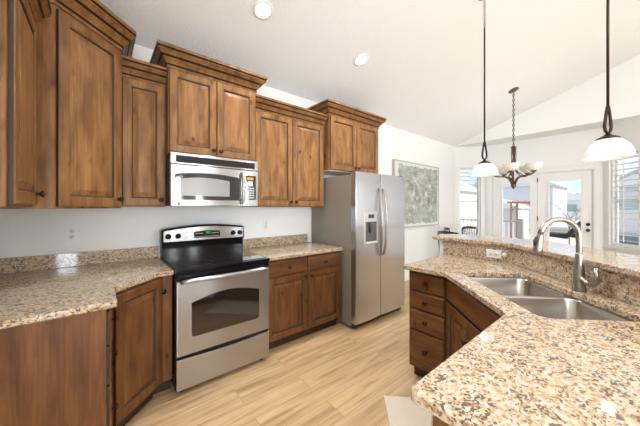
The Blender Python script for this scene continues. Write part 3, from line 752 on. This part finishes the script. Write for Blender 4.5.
def badge(parent, x, y, z, r=.012, nm='round_badge'):
    M_ = Matrix.Translation((x, y, z)) @ Matrix.Rotation(PI / 2, 4, 'X')
    b_ = MB().lathe([(r, 0), (r, .001), (r * .85, .0015), (0, .0015)], 24, M_).build(nm, simple('badge_grey', (.30, .31, .33), .3, .6), parent)
    c = MB()
    c.tube([(x - r * .55, y - .002, z + r * .3), (x - r * .45, y - .002, z - r * .35), (x - r * .1, y - .002, z - r * .1), (x - r * .25, y - .002, z + r * .4)], r * .07, 5)
    c.tube([(x + r * .05, y - .002, z + r * .3), (x + r * .45, y - .002, z + r * .4), (x + r * .1, y - .002, z + r * .02), (x + r * .5, y - .002, z - r * .3), (x + r * .05, y - .002, z - r * .35)], r * .07, 5)
    c.build('badge_monogram', WHITE, b_); return b_
badge(cp, .38, .5515, 1.081, .006)
# vent strip under cooktop, oven door, window, handle, drawer
B('vent_strip', .004, RW - .004, .006, .03, .842, .893, BLK, t, bevel=.002)
dr = B('oven_door', .004, RW - .004, .0, .032, .288, .838, ST, t, bevel=.006, seg=3)
WF = [(.118, .418), (.640, .418), (.652, .43), (.652, .655)]
top_ = [(.652 - (.652 - .106) * k / 14, .655 + .05 * math.sin(PI * k / 14) + .012) for k in range(0, 15)]
wp = [(.118, .412), (.640, .412), (.656, .428)] + [(.656, .667)] + top_[1:-1] + [(.104, .667), (.104, .428)]
MB().prism_y(wp, -.003, .002).build('oven_window_frame', BLKG, dr, bevel=.001)
def shrink(p, d, c=(.38, .55)): return [(x + (d if x < c[0] else -d) * min(1, abs(x - c[0]) * 8), z + (d if z < c[1] else -d)) for x, z in p]
MB().prism_y(shrink(wp, .014), -.0045, -.002).build('oven_window', OVENG, dr)
hb = MB(); pts = []
for k in range(13):
    u = k / 12; pts.append((.035 + (RW - .07) * u, -.050 - .012 * math.sin(PI * u), .846))
hb.tube([(.035, .0, .828), (.035, -.038, .842)] + pts + [(RW - .035, -.038, .842), (RW - .035, .0, .828)], .0165, 14)
hb.build('handle', ST, dr)
db = MB().prism_y([(.004, .040), (RW - .004, .040), (RW - .004, .268)] + [(RW - .004 - (RW - .008) * k / 16, .268 - .012 * math.sin(PI * k / 16) ** 1) for k in range(1, 16)] + [(.004, .268)], .0, .032).build('storage_drawer', ST, t, bevel=.003)
for x_ in (.05, RW - .05): MB().lathe([(.016, .001), (.018, .008), (.01, .012), (.01, .042)], 12, Matrix.Translation((x_, .06, 0))).build('leveling_foot', BLKM, t)

# ------------------------------------------------------------------ microwave
t = thing('microwave', 'stainless over-the-range microwave under the raised wall cabinet', 'microwave', (.432, 2.40, 1.392))
MW = .752; MH = .432
B('microwave_body', 0, MW, .0, WY - 2.40, 0, MH, BLK, t, bevel=.003)
tb = B('vent_panel', 0, MW, -.028, .0, MH - .092, MH, ST, t, bevel=.005)
vg = B('vent_grille', .040, MW - .035, -.031, -.026, MH - .078, MH - .022, BLKM, tb)
sl = MB()
for i in range(4): sl.box(.042, MW - .037, -.034, -.030, MH - .073 + i * .0135, MH - .068 + i * .0135)
sl.build('vent_slats', BLK, vg)
md = B('microwave_door', 0, .600, -.034, .0, .0, MH - .096, ST, t, bevel=.006, seg=3)
MB().prism_y(arch(.028, .560, .052, .262, .018, .02), -.038, -.033).build('door_glass', BLKG, md, bevel=.001)
MB().prism_y(arch(.075, .470, .085, .225, .014, .012), -.040, -.037).build('door_window', MWG, md)
sp_ = B('control_section', .602, MW, -.030, .0, .0, MH - .096, ST, t, bevel=.005)
cpn = B('keypad', .628, MW - .026, -.034, -.029, .06, .288, BLKG, sp_, bevel=.001)
B('clock_display', .640, .700, -.0352, -.034, .248, .272, emit('amber_display', (1, .45, .05), .35, (.3, .12, .02)), cpn)
ky = MB()
for r_i in range(5):
    for c_i in range(3): ky.box(.638 + c_i * .026, .656 + c_i * .026, -.0352, -.034, .075 + r_i * .022, .087 + r_i * .022)
ky.box(.644, .694, -.0352, -.034, .19, .235)
ky.build('keys', simple('keypad_print', (.62, .63, .65), .5), cpn)
pts = [(.585, -.034, .03), (.585, -.060, .036)] + [(.585, -.062 - .02 * math.sin(PI * k / 8), .04 + .25 * k / 8) for k in range(9)] + [(.585, -.060, .296), (.585, -.034, .302)]
MB().tube(pts, .0135, 12).build('handle', ST, md)
badge(md, .058, -.0345, .022, .013)

# ------------------------------------------------------------------ refrigerator
t = thing('refrigerator', 'stainless side-by-side refrigerator with ice dispenser in its left door', 'refrigerator', (2.195, 2.03, 0))
FW, FH = .955, 1.785
B('refrigerator_body', 0, FW, .0755, .80, .03, FH - .032, GREYS, t, bevel=.004)
B('base_grille', .012, FW - .012, .05, .11, .012, .075, BLKM, t)
def fdoor(x0, x1):
    n = 8; p = []
    for k in range(n + 1): u = k / n; p.append((x0 + (x1 - x0) * u, -.010 * math.sin(PI * u)))
    p = p + [(x1, .075), (x0, .075)]
    return p
mb = MB().prism(fdoor(.0, .437), .07, FH - .0)
d1 = mb.build('freezer_door', STF, t, bevel=.006)
mb = MB().prism(fdoor(.445, FW), .07, FH - .0)
d2 = mb.build('refrigerator_door', STF, t, bevel=.006)
def fh(parent, x, dx):
    pts = [(x, -.006, 1.600)] + [(x + dx * math.sin(PI * k / 14), -.020 - .036 * math.sin(PI * k / 14) ** .6, 1.590 - (.77) * k / 14) for k in range(15)] + [(x, -.006, .810)]
    return MB().tube(pts, .0145, 12).build('handle', NICK, parent)
fh(d1, .408, -.016); fh(d2, .474, .012)
dp_ = B('dispenser', .125, .365, -.016, .0, .955, 1.335, simple('dispenser_silver', (.62, .62, .61), .35, .5), d1, bevel=.006)
B('dispenser_recess', .145, .345, -.0165, -.012, .975, 1.215, simple('recess_shadow_plastic', (.11, .105, .10), .5), dp_, bevel=.004)
B('dispenser_screen', .195, .300, -.019, -.015, 1.255, 1.300, BLKG, dp_, bevel=.002)
B('dispenser_tray', .150, .340, -.030, -.014, .968, .985, WHITE, dp_, bevel=.003)
MB().tube([(.21, -.018, 1.21), (.21, -.028, 1.17), (.212, -.024, 1.09)], [.014, .013, .010], 8).build('dispenser_lever', BLKM, dp_)
badge(d2, .44, -.0085 + .003, 1.70, .012)
for x_ in (.06, FW - .06): MB().lathe([(.022, .001), (.022, .02), (.012, .03)], 12, Matrix.Translation((x_, .07, 0))).build('leveling_foot', BLKM, t)
MB().box(.02, .09, .02, .12, FH - .004, FH + .012).build('hinge_cover', BLKM, t, bevel=.003)
MB().box(FW - .09, FW - .02, .02, .12, FH - .004, FH + .012).build('hinge_cover', BLKM, t, bevel=.003)

# ------------------------------------------------------------------ outlets
def outlet(label, loc, rz, horizontal=False):
    t = thing('wall_outlet', label, 'outlet', loc, rz)
    w2, h2 = (.057, .035) if horizontal else (.035, .057)
    B('cover_plate', -w2, w2, -.006, 0, -h2, h2, WHITE, t, bevel=.002)
    for s_ in (-1, 1):
        cx_, cz_ = (s_ * .022, 0) if horizontal else (0, s_ * .022)
        f = MB().lathe([(.0165, 0), (.0165, .002), (0, .002)], 16, Matrix.Translation((cx_, -.006, cz_)) @ Matrix.Rotation(PI / 2, 4, 'X')).build('socket', WHITE, t)
        k = MB()
        if horizontal: k.box(cx_ - .006, cx_ + .006, -.0086, -.008, .004, .0065); k.box(cx_ - .005, cx_ + .005, -.0086, -.008, -.0065, -.004); k.box(cx_ - .012, cx_ - .008, -.0086, -.008, -.002, .002)
        else: k.box(cx_ - .0065, cx_ - .004, -.0086, -.008, cz_ - .004, cz_ + .008); k.box(cx_ + .004, cx_ + .0065, -.0086, -.008, cz_ - .003, cz_ + .007); k.box(cx_ - .002, cx_ + .002, -.0086, -.008, cz_ - .012, cz_ - .008)
        k.build('slots', BLKM, f)
    return t
outlet('white duplex outlet on the wall above the left countertop', (-.164, WY, 1.173), 0)
outlet('white duplex outlet on the wall just right of the range', (1.519, WY, 1.172), 0)
outlet('white sideways outlet on the granite backsplash below the bar', (2.61, .815, .985), -PI / 2, True)
o = MB().lathe([(.019, 0), (.019, .010), (.015, .016), (0, .017)], 20).build('air_switch', WHITE, loc=(2.61, .735, .985), rot=(0, -PI / 2, 0))
tag(o, 'small round white button beside the backsplash outlet', 'button')

# ------------------------------------------------------------------ picture
def artmat():
    m, t, b = newmat('textured_art')
    tc = N(t, 'ShaderNodeTexCoord')
    n = N(t, 'ShaderNodeTexNoise'); n.inputs['Scale'].default_value = 9; n.inputs['Detail'].default_value = 8; n.inputs['Roughness'].default_value = .7
    L(t, tc.outputs['Object'], n.inputs['Vector'])
    r = N(t, 'ShaderNodeValToRGB'); setramp(r, [(.34, (.15, .16, .13)), (.46, (.30, .32, .28)), (.56, (.42, .44, .40)), (.64, (.66, .67, .63))]); L(t, n.outputs['Fac'], r.inputs[0])
    v = N(t, 'ShaderNodeTexVoronoi'); v.inputs['Scale'].default_value = 34; L(t, tc.outputs['Object'], v.inputs['Vector'])
    rv = N(t, 'ShaderNodeValToRGB'); setramp(rv, [(.20, (.7, .7, .7)), (.30, (0, 0, 0))]); L(t, v.outputs['Distance'], rv.inputs[0])
    mk = N(t, 'ShaderNodeMixRGB'); L(t, rv.outputs[0], mk.inputs[0]); L(t, r.outputs[0], mk.inputs[1]); mk.inputs[2].default_value = (.76, .77, .70, 1)
    n2 = N(t, 'ShaderNodeTexNoise'); n2.inputs['Scale'].default_value = 2; L(t, tc.outputs['Object'], n2.inputs['Vector'])
    r2 = N(t, 'ShaderNodeValToRGB'); setramp(r2, [(.45, (0, 0, 0)), (.7, (.7, .7, .7))]); L(t, n2.outputs['Fac'], r2.inputs[0])
    m2 = N(t, 'ShaderNodeMixRGB'); L(t, r2.outputs[0], m2.inputs[0]); L(t, mk.outputs[0], m2.inputs[1]); m2.inputs[2].default_value = (.42, .50, .44, 1)
    L(t, m2.outputs[0], b.inputs['Base Color']); b.inputs['Roughness'].default_value = .8
    return m
t = thing('wall_art', 'large framed grey-green mottled abstract canvas on the wall right of the refrigerator', 'picture', (4.02, WY, 1.0))
PW, PH = 1.62, 1.235
mb = MB().rings(PW, PH, [(0, 0), (0, -.05), (.022, -.05), (.022, -.042)], [0, 0, 0])
mb.add([(0, 0, 0), (PW, 0, 0), (PW, 0, PH), (0, 0, PH)], [(3, 2, 1, 0)])
mb.build('frame', simple('champagne_frame', (.50, .47, .42), .4, .3), t)
B('mat_board', .022, PW - .022, -.044, -.03, .022, PH - .022, simple('mat_white', (.74, .74, .72), .9), t)
random.seed(11); pp = []
x0, x1, z0, z1 = .14, PW - .06, .07, PH - .07
for k in range(30): pp.append((x0 + (x1 - x0) * k / 30, z0 + random.uniform(-.02, .02)))
for k in range(22): pp.append((x1 + random.uniform(-.02, .02), z0 + (z1 - z0) * k / 22))
for k in range(30): pp.append((x1 - (x1 - x0) * k / 30, z1 + random.uniform(-.02, .02)))
for k in range(22): pp.append((x0 + random.uniform(-.02, .02), z1 - (z1 - z0) * k / 22))
MB().prism_y(pp, -.047, -.043).build('canvas_print', artmat(), t)

# ------------------------------------------------------------------ rug
t = thing('kitchen_rug', 'small cream woven rug on the floor in front of the sink cabinet', 'rug', (*sn(1.98, .283), 0), -PI / 4)
mb = MB().box(0, .46, -.76, 0, .0015, .010); mb.build('rug_pile', RUG, t, bevel=.003)
mb = MB(); mb.tube([(0, 0, .007), (.46, 0, .007), (.46, -.76, .007), (0, -.76, .007)], .0055, 8, closed=True); mb.build('rug_binding', simple('rug_binding', (.80, .72, .60), .9), t)

# ------------------------------------------------------------------ recessed lights
SL = math.atan(1 / 3)
def can(x, y, label, power=44):
    t = thing('recessed_light', label, 'ceiling light', (x, y, cz(y)), 0, 'recessed ceiling lights'); t.rotation_euler = (-SL, 0, 0)
    if y < yr: t.location.z = cz(yr) - (yr - y) / 3; t.rotation_euler = (SL, 0, 0)
    MB().lathe([(.062, -.004), (.066, -.010), (.088, -.006), (.090, .0), (.062, .0)], 32, cap=False).build('trim_ring', WHITE, t)
    MB().lathe([(.062, -.004), (.03, -.0045), (0, -.005)], 32).build('lamp_lens', CANL, t)
    l = bpy.data.lights.new('recessed_lamp', 'SPOT'); l.energy = power; l.spot_size = math.radians(140); l.spot_blend = .9; l.color = (.97, .98, 1.0); l.shadow_soft_size = .06
    lo = bpy.data.objects.new('recessed_lamp', l); COL.objects.link(lo); lo.parent = t; lo.location = (0, 0, -.03)
can(1.085, 2.08, 'glowing recessed ceiling light above the range')
can(2.326, 2.07, 'glowing recessed ceiling light in front of the refrigerator')
can(.1, -.3, 'added unseen recessed ceiling light above the near kitchen aisle', 85)  # cans from here on are out of view, added to light the room
can(1.5, -1.0, 'added unseen recessed ceiling light above the living-room side of the peninsula')
can(3.6, -.9, 'added unseen recessed ceiling light behind the bar towards the living room', 10)
can(-.9, -2.4, 'added unseen recessed ceiling light on the left side of the living room')
can(2.4, -3.0, 'added unseen recessed ceiling light in the middle of the living room')
can(4.8, -3.0, 'added unseen recessed ceiling light at the far end of the living room')

# ------------------------------------------------------------------ pendants
def pendant(x, y, zb, label, chain_from=None):
    t = thing('pendant_light', label, 'pendant light', (x, y, zb), math.radians(-40), 'pendant lights over the bar')
    R_ = .115; H_ = .128
    prof = []
    for k in range(11): a = PI / 2 * k / 10 * .86; prof.append((R_ * math.cos(a), H_ * math.sin(a) / math.sin(PI / 2 * .86)))
    prof[0] = (R_, .0)
    ins = [(r - .004, z - .003) for r, z in prof[::-1]]; ins[-1] = (R_ - .003, .0)
    MB().lathe([(R_ + .002, -.0)] + prof, 40, cap=False, wobble=lambda i, a: 0).build('glass_shade', GLOW, t)
    ct = H_
    MB().lathe([(.054, ct - .014), (.057, ct - .008), (.050, ct - .001), (.034, ct + .008), (.022, ct + .013), (.012, ct + .024), (.0, ct + .028)], 24).build('socket_cap', BRZ, t)
    z0 = ct + .026; z1 = z0 + .17
    for s_ in (-1, 1):
        MB().tube([(0, 0, z0), (s_ * .017, s_ * .002, z0 + .015), (s_ * .0235, s_ * .003, z0 + .04), (s_ * .019, s_ * .002, z0 + .08), (s_ * .0105, 0, z0 + .13), (s_ * .004, 0, z1)], [.007, .008, .0085, .0085, .008, .007], 8).build('loop_arm', BRZ, t)
    top = cz(y) - zb
    MB().lathe([(.009, z1 - .012), (.009, z1 + .004), (.006, z1 + .006)], 12).build('collar', BRZ, t)
    rt = (chain_from - zb) if chain_from else top - .01
    MB().tube([(0, 0, z1 - .005), (0, 0, rt)], .0072, 10).build('rod', BRZ, t)
    if chain_from:
        ch = MB(); z = rt + .006; k = 0
        while z < top - .03:
            ring = []
            for j in range(12):
                a = 2 * PI * j / 12; r_ = .0085 * math.cos(a); ring.append(((r_ if k % 2 else 0), (0 if k % 2 else r_), z + .016 * math.sin(a)))
            ch.tube(ring, .0022, 6, closed=True); z += .026; k += 1
        ch.build('chain', BRZL, t)
    MB().lathe([(.0, -.03), (.02, -.03), (.058, -.012), (.062, 0)], 24, Matrix.Translation((0, 0, top)) @ Matrix.Rotation(math.radians(40), 4, 'Z') @ Matrix.Rotation(-SL, 4, 'X')).build('canopy', BRZ, t)
    MB().lathe([(0, .035), (.018, .04), (.026, .06), (.018, .085), (.012, .095), (0, .10)], 14).build('bulb', BULB, t)
    l = bpy.data.lights.new('pendant_lamp', 'POINT'); l.energy = .15; l.color = (1, .93, .82); l.shadow_soft_size = .03
    lo = bpy.data.objects.new('pendant_lamp', l); COL.objects.link(lo); lo.parent = t; lo.location = (0, 0, .02)
pendant(2.45, .139, 1.690, 'large near white glass dome pendant at right, hanging on a bronze rod')
pendant(2.87, .975, 1.687, 'smaller-looking white dome pendant left of the chandelier, rod below a chain', chain_from=3.115)

# ------------------------------------------------------------------ chandelier
cx_, cy_ = 5.27, 1.36
t = thing('chandelier', 'bronze five-light chandelier with white glass bowls in front of the bay', 'chandelier', (cx_, cy_, 1.68))
top = cz(cy_) - 1.68
MB().lathe([(0, -.035), (.02, -.035), (.07, -.015), (.075, 0)], 24, Matrix.Translation((0, 0, top)) @ Matrix.Rotation(-SL, 4, 'X')).build('canopy', BRZL, t)
ch = MB(); z = .73; k = 0
while z < top - .04:
    ring = []
    for j in range(12):
        a = 2 * PI * j / 12; r_ = .014 * math.cos(a); ring.append(((r_ if k % 2 else 0), (0 if k % 2 else r_), z + .026 * math.sin(a)))
    ch.tube(ring, .0045, 6, closed=True); z += .041; k += 1
ch.tube([(.004, .004, .72), (-.004, .003, 1.1), (.003, -.003, top - .03)], .003, 6)
ch.build('chain', BRZL, t)
MB().lathe([(.022, .685), (.038, .69), (.038, .70), (.018, .712), (.008, .72)], 16).build('top_cap', BRZL, t)
for k in range(3):
    a = 2 * PI * k / 3 + .5; MB().tube([(.024 * math.cos(a), .024 * math.sin(a), .44), (.024 * math.cos(a), .024 * math.sin(a), .69)], .016, 8).build('stem', BRZL, t)
MB().lathe([(.0, .0), (.012, .01), (.022, .03), (.036, .05), (.040, .075), (.022, .085), (.018, .13), (.010, .16), (.010, .44)], 20).build('hub', BRZL, t)
MB().lathe([(.0, .43), (.036, .435), (.036, .447), (0, .45)], 16).build('collar', BRZL, t)
vd = math.atan2(cy_, cx_) + PI      # the front arm points to the kitchen
for k in range(5):
    a = vd - .12 + 2 * PI * k / 5; c, s = math.cos(a), math.sin(a)
    pts = [(c * r, s * r, z) for r, z in ((.02, .07), (.035, .12), (.065, .175), (.11, .205), (.17, .212), (.23, .215), (.275, .235))]
    ar = MB().tube(pts, [.016, .015, .0135, .012, .012, .012, .012], 8).build('arm', BRZL, t)
    MB().tube([(c * .02, s * .02, .36), (c * .05, s * .05, .29), (c * .13, s * .13, .225)], .009, 6).build('brace', BRZL, ar)
    Mx = Matrix.Translation((c * .28, s * .28, .235))
    cup = MB().lathe([(0, 0), (.016, .004), (.020, .02), (.040, .028), (.042, .036), (.02, .045)], 16, Mx).build('cup', BRZL, ar)
    MB().lathe([(.026, .038), (.070, .052), (.098, .080), (.112, .118), (.116, .150)], 28, Mx, cap=False).build('glass_bowl', GLOW, ar)
    MB().lathe([(0, .05), (.02, .06), (.025, .085), (.012, .11), (0, .115)], 12, Mx).build('bulb', BULB, ar)
    l = bpy.data.lights.new('chandelier_lamp', 'POINT'); l.energy = .7; l.color = (1, .97, .93); l.shadow_soft_size = .025
    lo = bpy.data.objects.new('chandelier_lamp', l); COL.objects.link(lo); lo.parent = t; lo.location = (c * .28, s * .28, .235 + .135)

# ------------------------------------------------------------------ dining chairs behind the bar
CHM = simple('black_lacquer', (.015, .017, .022), .22, coat=.6)
def chair(loc, rz, label):
    t = thing('dining_chair', label, 'chair', loc, rz, 'dining chairs behind the bar')
    seat = [(x, y) for x, y in round_poly([(-.21, -.21), (.21, -.21), (.19, .20), (-.19, .20)], .06)]
    MB().prism(seat, .435, .465).build('seat', CHM, t, bevel=.008)
    for sx_ in (-1, 1):
        for sy_ in (-1, 1): MB().tube([(sx_ * .15, sy_ * .15, .44), (sx_ * .20, sy_ * .20, .002)], [.018, .013], 8).build('leg', CHM, t)
    MB().tube([(-.175, -.175, .2), (-.175, .175, .2)], .009, 6).build('stretcher', CHM, t); MB().tube([(.175, -.175, .2), (.175, .175, .2)], .009, 6).build('stretcher', CHM, t)
    n = 9
    cr_ = [(-.215 + .43 * k / (n - 1), .20 + .06 * math.sin(PI * k / (n - 1)), .925 + .02 * math.sin(PI * k / (n - 1))) for k in range(n)]
    mb = MB(); vv = []
    for x, y, z in cr_: vv += [(x, y - .009, z - .035), (x, y - .009, z + .02), (x, y + .009, z + .02), (x, y + .009, z - .035)]
    for k in range(n - 1): mb.add(vv[4 * k:4 * k + 8], [(0, 4, 5, 1), (1, 5, 6, 2), (2, 6, 7, 3), (3, 7, 4, 0)])
    mb.add(vv[:4], [(0, 1, 2, 3)]); mb.add(vv[-4:], [(3, 2, 1, 0)])
    mb.build('crest_rail', CHM, t, bevel=.004)
    for k in range(n):
        x, y, z = cr_[k]; r_ = .011 if k in (0, n - 1) else .006
        MB().tube([(x * .85, .17, .46), (x, y, z - .02)], r_, 6).build('post' if k in (0, n - 1) else 'spindle', CHM, t)
chair((6.15, 2.22, 0), math.radians(-20), 'black spindle-back dining chair behind the bar, rightmost of the three')
chair((5.55, 2.36, 0), math.radians(15), 'black spindle-back dining chair behind the bar, middle of the three')
chair((4.95, 2.15, 0), math.radians(75), 'black dining chair seen edge-on behind the bar, nearest the picture wall')

# ------------------------------------------------------------------ outside
def gm(name, c1, c2, scale):
    m, t, b = newmat(name); tc = N(t, 'ShaderNodeTexCoord'); n = N(t, 'ShaderNodeTexNoise'); n.inputs['Scale'].default_value = scale; n.inputs['Detail'].default_value = 6
    L(t, tc.outputs['Object'], n.inputs['Vector']); r = N(t, 'ShaderNodeValToRGB'); setramp(r, [(.4, c1), (.6, c2)]); L(t, n.outputs['Fac'], r.inputs[0]); L(t, r.outputs[0], b.inputs['Base Color']); b.inputs['Roughness'].default_value = .95
    return m
o = MB().box(7.15, 160, -80, 120, -.7, -.6).build('ground_outside', gm('winter_lawn', (.46, .42, .26), (.62, .60, .50), .25)); struct(o)
struct(B('patio_deck', 7.12, 8.95, -3.0, 6.0, -.6, -.04, simple('deck_boards', (.68, .67, .66), .8)))
OW = simple('outside_white_vinyl', (.80, .80, .82), .6)
t = thing('deck_railing', 'white deck railing with square balusters outside the french doors', 'railing', (8.9, 1.9, -.04))
B('top_rail', -.03, .05, .30, 3.2, 1.0, 1.045, simple('rail_cap', (.40, .36, .30), .7), t, bevel=.004); B('bottom_rail', -.02, .03, .30, 3.2, .08, .12, OW, t)
y = .38
while y < 3.2: B('baluster', -.015, .02, y, y + .035, .12, 1.0, OW, t); y += .11
B('newel_post', -.06, .07, .17, .30, 0.001, 1.10, simple('newel_grey', (.34, .33, .33), .7), t, bevel=.006)
def house(label, x, y, rz, w_, d_, h_, rh, wallc, roofc, wins):
    t = thing('neighbouring_house', label, 'house', (x, y, -.6), rz, 'houses beyond the yard')
    B('walls', -w_ / 2, w_ / 2, 0, d_, 0, h_, simple('siding', wallc, .8), t)
    o_ = .45; z = h_
    gv = [(-w_ / 2 - o_, -o_, z - .15), (w_ / 2 + o_, -o_, z - .15), (0, -o_, z + rh)]
    g2 = [(a, d_ + o_, c) for a, b, c in gv]
    MB().add(gv + g2, [(0, 1, 2), (5, 4, 3), (0, 3, 4, 1), (1, 4, 5, 2), (2, 5, 3, 0)]).build('roof', simple('roof_shingle', roofc, .9), t)
    # pale gable face with fascia
    MB().prism_y([(-w_ / 2, h_ - .1), (w_ / 2, h_ - .1), (0, h_ + rh - .3)], -o_ - .06, -o_ + .0).build('gable_face', simple('gable_siding', tuple(min(1, c * 1.03) for c in wallc), .8), t)
    for (a, b, c, d) in wins:
        q = B('window_frame', a, b, -.06, .0, c, d, OW, t); B('pane', a + .08, b - .08, -.08, -.06, c + .08, d - .08, simple('house_pane', (.34, .46, .52), .2), q)
    return t
# front of a house faces -X: rotate local -y to -x  => rz = -90 degrees
RZ = -PI / 2
house('pale blue-grey house seen through the right shuttered window', 27, -1.3, RZ, 6.2, 8, 3.4, 1.9, (.66, .68, .72), (.42, .44, .48), [(-2.6, -1.2, 1.7, 2.5), (-.6, 1.4, 1.7, 2.5)])
house('white house with snowy roof seen through the right french door', 58, 10.5, RZ, 13, 9, 3.2, 1.9, (.78, .80, .86), (.74, .76, .84), [(-4, -2, 1.2, 2.5), (2, 4, 1.2, 2.5)])
house('lilac-grey house seen through the left french door', 36, 9.9, RZ, 8, 8, 4.4, 2.4, (.66, .68, .78), (.72, .77, .86), [(-2, -.4, 1.6, 3)])
house('white house seen through the left shuttered window', 27, 15.0, RZ, 6, 7, 3.8, 1.8, (.82, .82, .82), (.60, .62, .64), [(-2.2, -.8, 1.3, 2.6), (.6, 2.0, 1.3, 2.6)])
# play structure with wooden beams
t = thing('garden_swing_frame', 'orange-brown wooden pergola frame in the yard beyond the deck rail', 'pergola', (19.5, 4.55, -.6), RZ)
WB = simple('cedar', (.42, .22, .12), .7)
for x_ in (-.6, .6):
    for y_ in (0, 1.2): MB().box(x_ - .05, x_ + .05, y_ - .05, y_ + .05, 0.001, 2.2).build('post', WB, t)
B('beam', -.8, .8, -.05, .05, 2.2, 2.30, WB, t); B('beam', -.8, .8, 1.15, 1.25, 2.2, 2.30, WB, t)
for s_ in (-1, 1): MB().tube([(s_ * .6, 0, 1.7), (s_ * .25, 0, 2.22)], .035, 6).build('knee_brace', WB, t)
mb = MB()
for k in range(6): mb.box(-.75 + k * .28, -.69 + k * .28, -.3, 1.5, 2.30, 2.36)
mb.build('rafters', WB, t)
o = B('garden_shed', 0, 2.6, 0, 2.2, 0, 1.9, simple('shed_lilac', (.60, .62, .72), .8)); o.location = (21, 5.2, -.6)
mb = MB().add([(-.2, -.2, 1.9), (2.8, -.2, 1.9), (2.8, 2.4, 1.9), (-.2, 2.4, 1.9), (-.2, 1.1, 2.5), (2.8, 1.1, 2.5)], [(0, 3, 2, 1), (0, 1, 5, 4), (3, 4, 5, 2), (0, 4, 3), (1, 2, 5)])
sh_ = thing('garden_shed', 'low lilac-grey shed behind the deck railing in the yard', 'shed', (21, 5.2, -.6))
o.name = 'shed_walls'; o.parent = sh_; o.location = (0, 0, 0); mb.build('shed_roof', simple('shed_roof', (.70, .76, .86), .9), sh_)
sh_.name = 'garden_shed'
# bare tree
random.seed(5)
mb = MB()
def branch(p, d, ln, r, lvl):
    q = p + d * ln; mb.tube([p, (p + q) / 2 + Vector((random.uniform(-.04, .04), random.uniform(-.04, .04), 0)) * ln, q], [r, r * .8, r * .6], 5)
    if lvl == 0: return
    for k in range(3 if lvl > 1 else 4):
        a = random.uniform(0, 2 * PI); sp = random.uniform(.35, .75)
        nd = (d + Vector((math.cos(a) * sp, math.sin(a) * sp, random.uniform(.0, .35)))).normalized()
        branch(p + d * ln * random.uniform(.5, 1), nd, ln * random.uniform(.6, .8), r * .55, lvl - 1)
branch(Vector((0, 0, 0)), Vector((0, 0, 1)), 1.0, .032, 4)
o = mb.build('bare_tree', simple('bark', (.20, .13, .11), .9), loc=(17.5, 2.25, -.6), merge=False)
tag(o, 'leafless young tree in the yard seen through the right french door', 'tree')
# distant hazy tree line
mb = MB(); random.seed(8)
for k in range(60):
    y = -30 + k * 1.4; r = random.uniform(1.5, 2.8)
    mb.lathe([(r * .5, 0), (r, 1.2), (r * .9, 3.2 + random.random()), (r * .4, 4.6 + random.random()), (0, 5.4)], 8, Matrix.Translation((85, y, -.6)))
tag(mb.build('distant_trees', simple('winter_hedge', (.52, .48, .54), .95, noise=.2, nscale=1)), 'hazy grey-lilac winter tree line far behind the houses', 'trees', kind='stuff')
# covered hot tub and black patio lounger
t = thing('hot_tub', 'dark slate-blue covered spa on the patio outside the right window', 'hot tub', (7.75, -1.15, -.04))
B('tub_shell', 0, .95, 0, 1.5, .001, .78, simple('slate_panel', (.07, .09, .13), .5, noise=.2, nscale=3), t, bevel=.04)
sl = MB()
for k in range(6): sl.box(-.012, 0, .05, 1.45, .08 + k * .115, .15 + k * .115)
sl.build('side_slats', simple('slate_slats', (.10, .13, .18), .5), t)
B('cover', -.03, .98, -.03, 1.53, .78, .88, simple('spa_cover', (.12, .15, .20), .6), t, bevel=.03)
t = thing('patio_lounger', 'black patio lounger on the deck seen through the right french door', 'lounger', (8.20, 1.22, -.04), math.radians(-100))
t.scale = (.8, .9, 1.22)
LB = simple('lounger_black', (.02, .02, .022), .6)
MB().tube([(-.55, 0, .60), (-.2, 0, .62), (.15, 0, .60), (.45, 0, .86)], .03, 8, flat=1).build('side_rail', LB, t)
MB().tube([(-.55, .5, .60), (-.2, .5, .62), (.15, .5, .60), (.45, .5, .86)], .03, 8).build('side_rail', LB, t)
MB().add([(-.55, 0, .62), (.15, 0, .62), (.15, .5, .62), (-.55, .5, .62), (-.55, 0, .66), (.15, 0, .66), (.15, .5, .66), (-.55, .5, .66)], [(0, 3, 2, 1), (4, 5, 6, 7), (0, 1, 5, 4), (1, 2, 6, 5), (2, 3, 7, 6), (3, 0, 4, 7)]).build('seat_cushion', LB, t, bevel=.015)
MB().add([(.15, 0, .62), (.45, 0, .88), (.45, .5, .88), (.15, .5, .62), (.12, 0, .66), (.42, 0, .92), (.42, .5, .92), (.12, .5, .66)], [(0, 3, 2, 1), (4, 5, 6, 7), (0, 1, 5, 4), (1, 2, 6, 5), (2, 3, 7, 6), (3, 0, 4, 7)]).build('back_cushion', LB, t, bevel=.015)
for x_ in (-.5, .4):
    for y_ in (0, .5): MB().tube([(x_, y_, .62), (x_, y_, .001)], .02, 8).build('leg', LB, t)
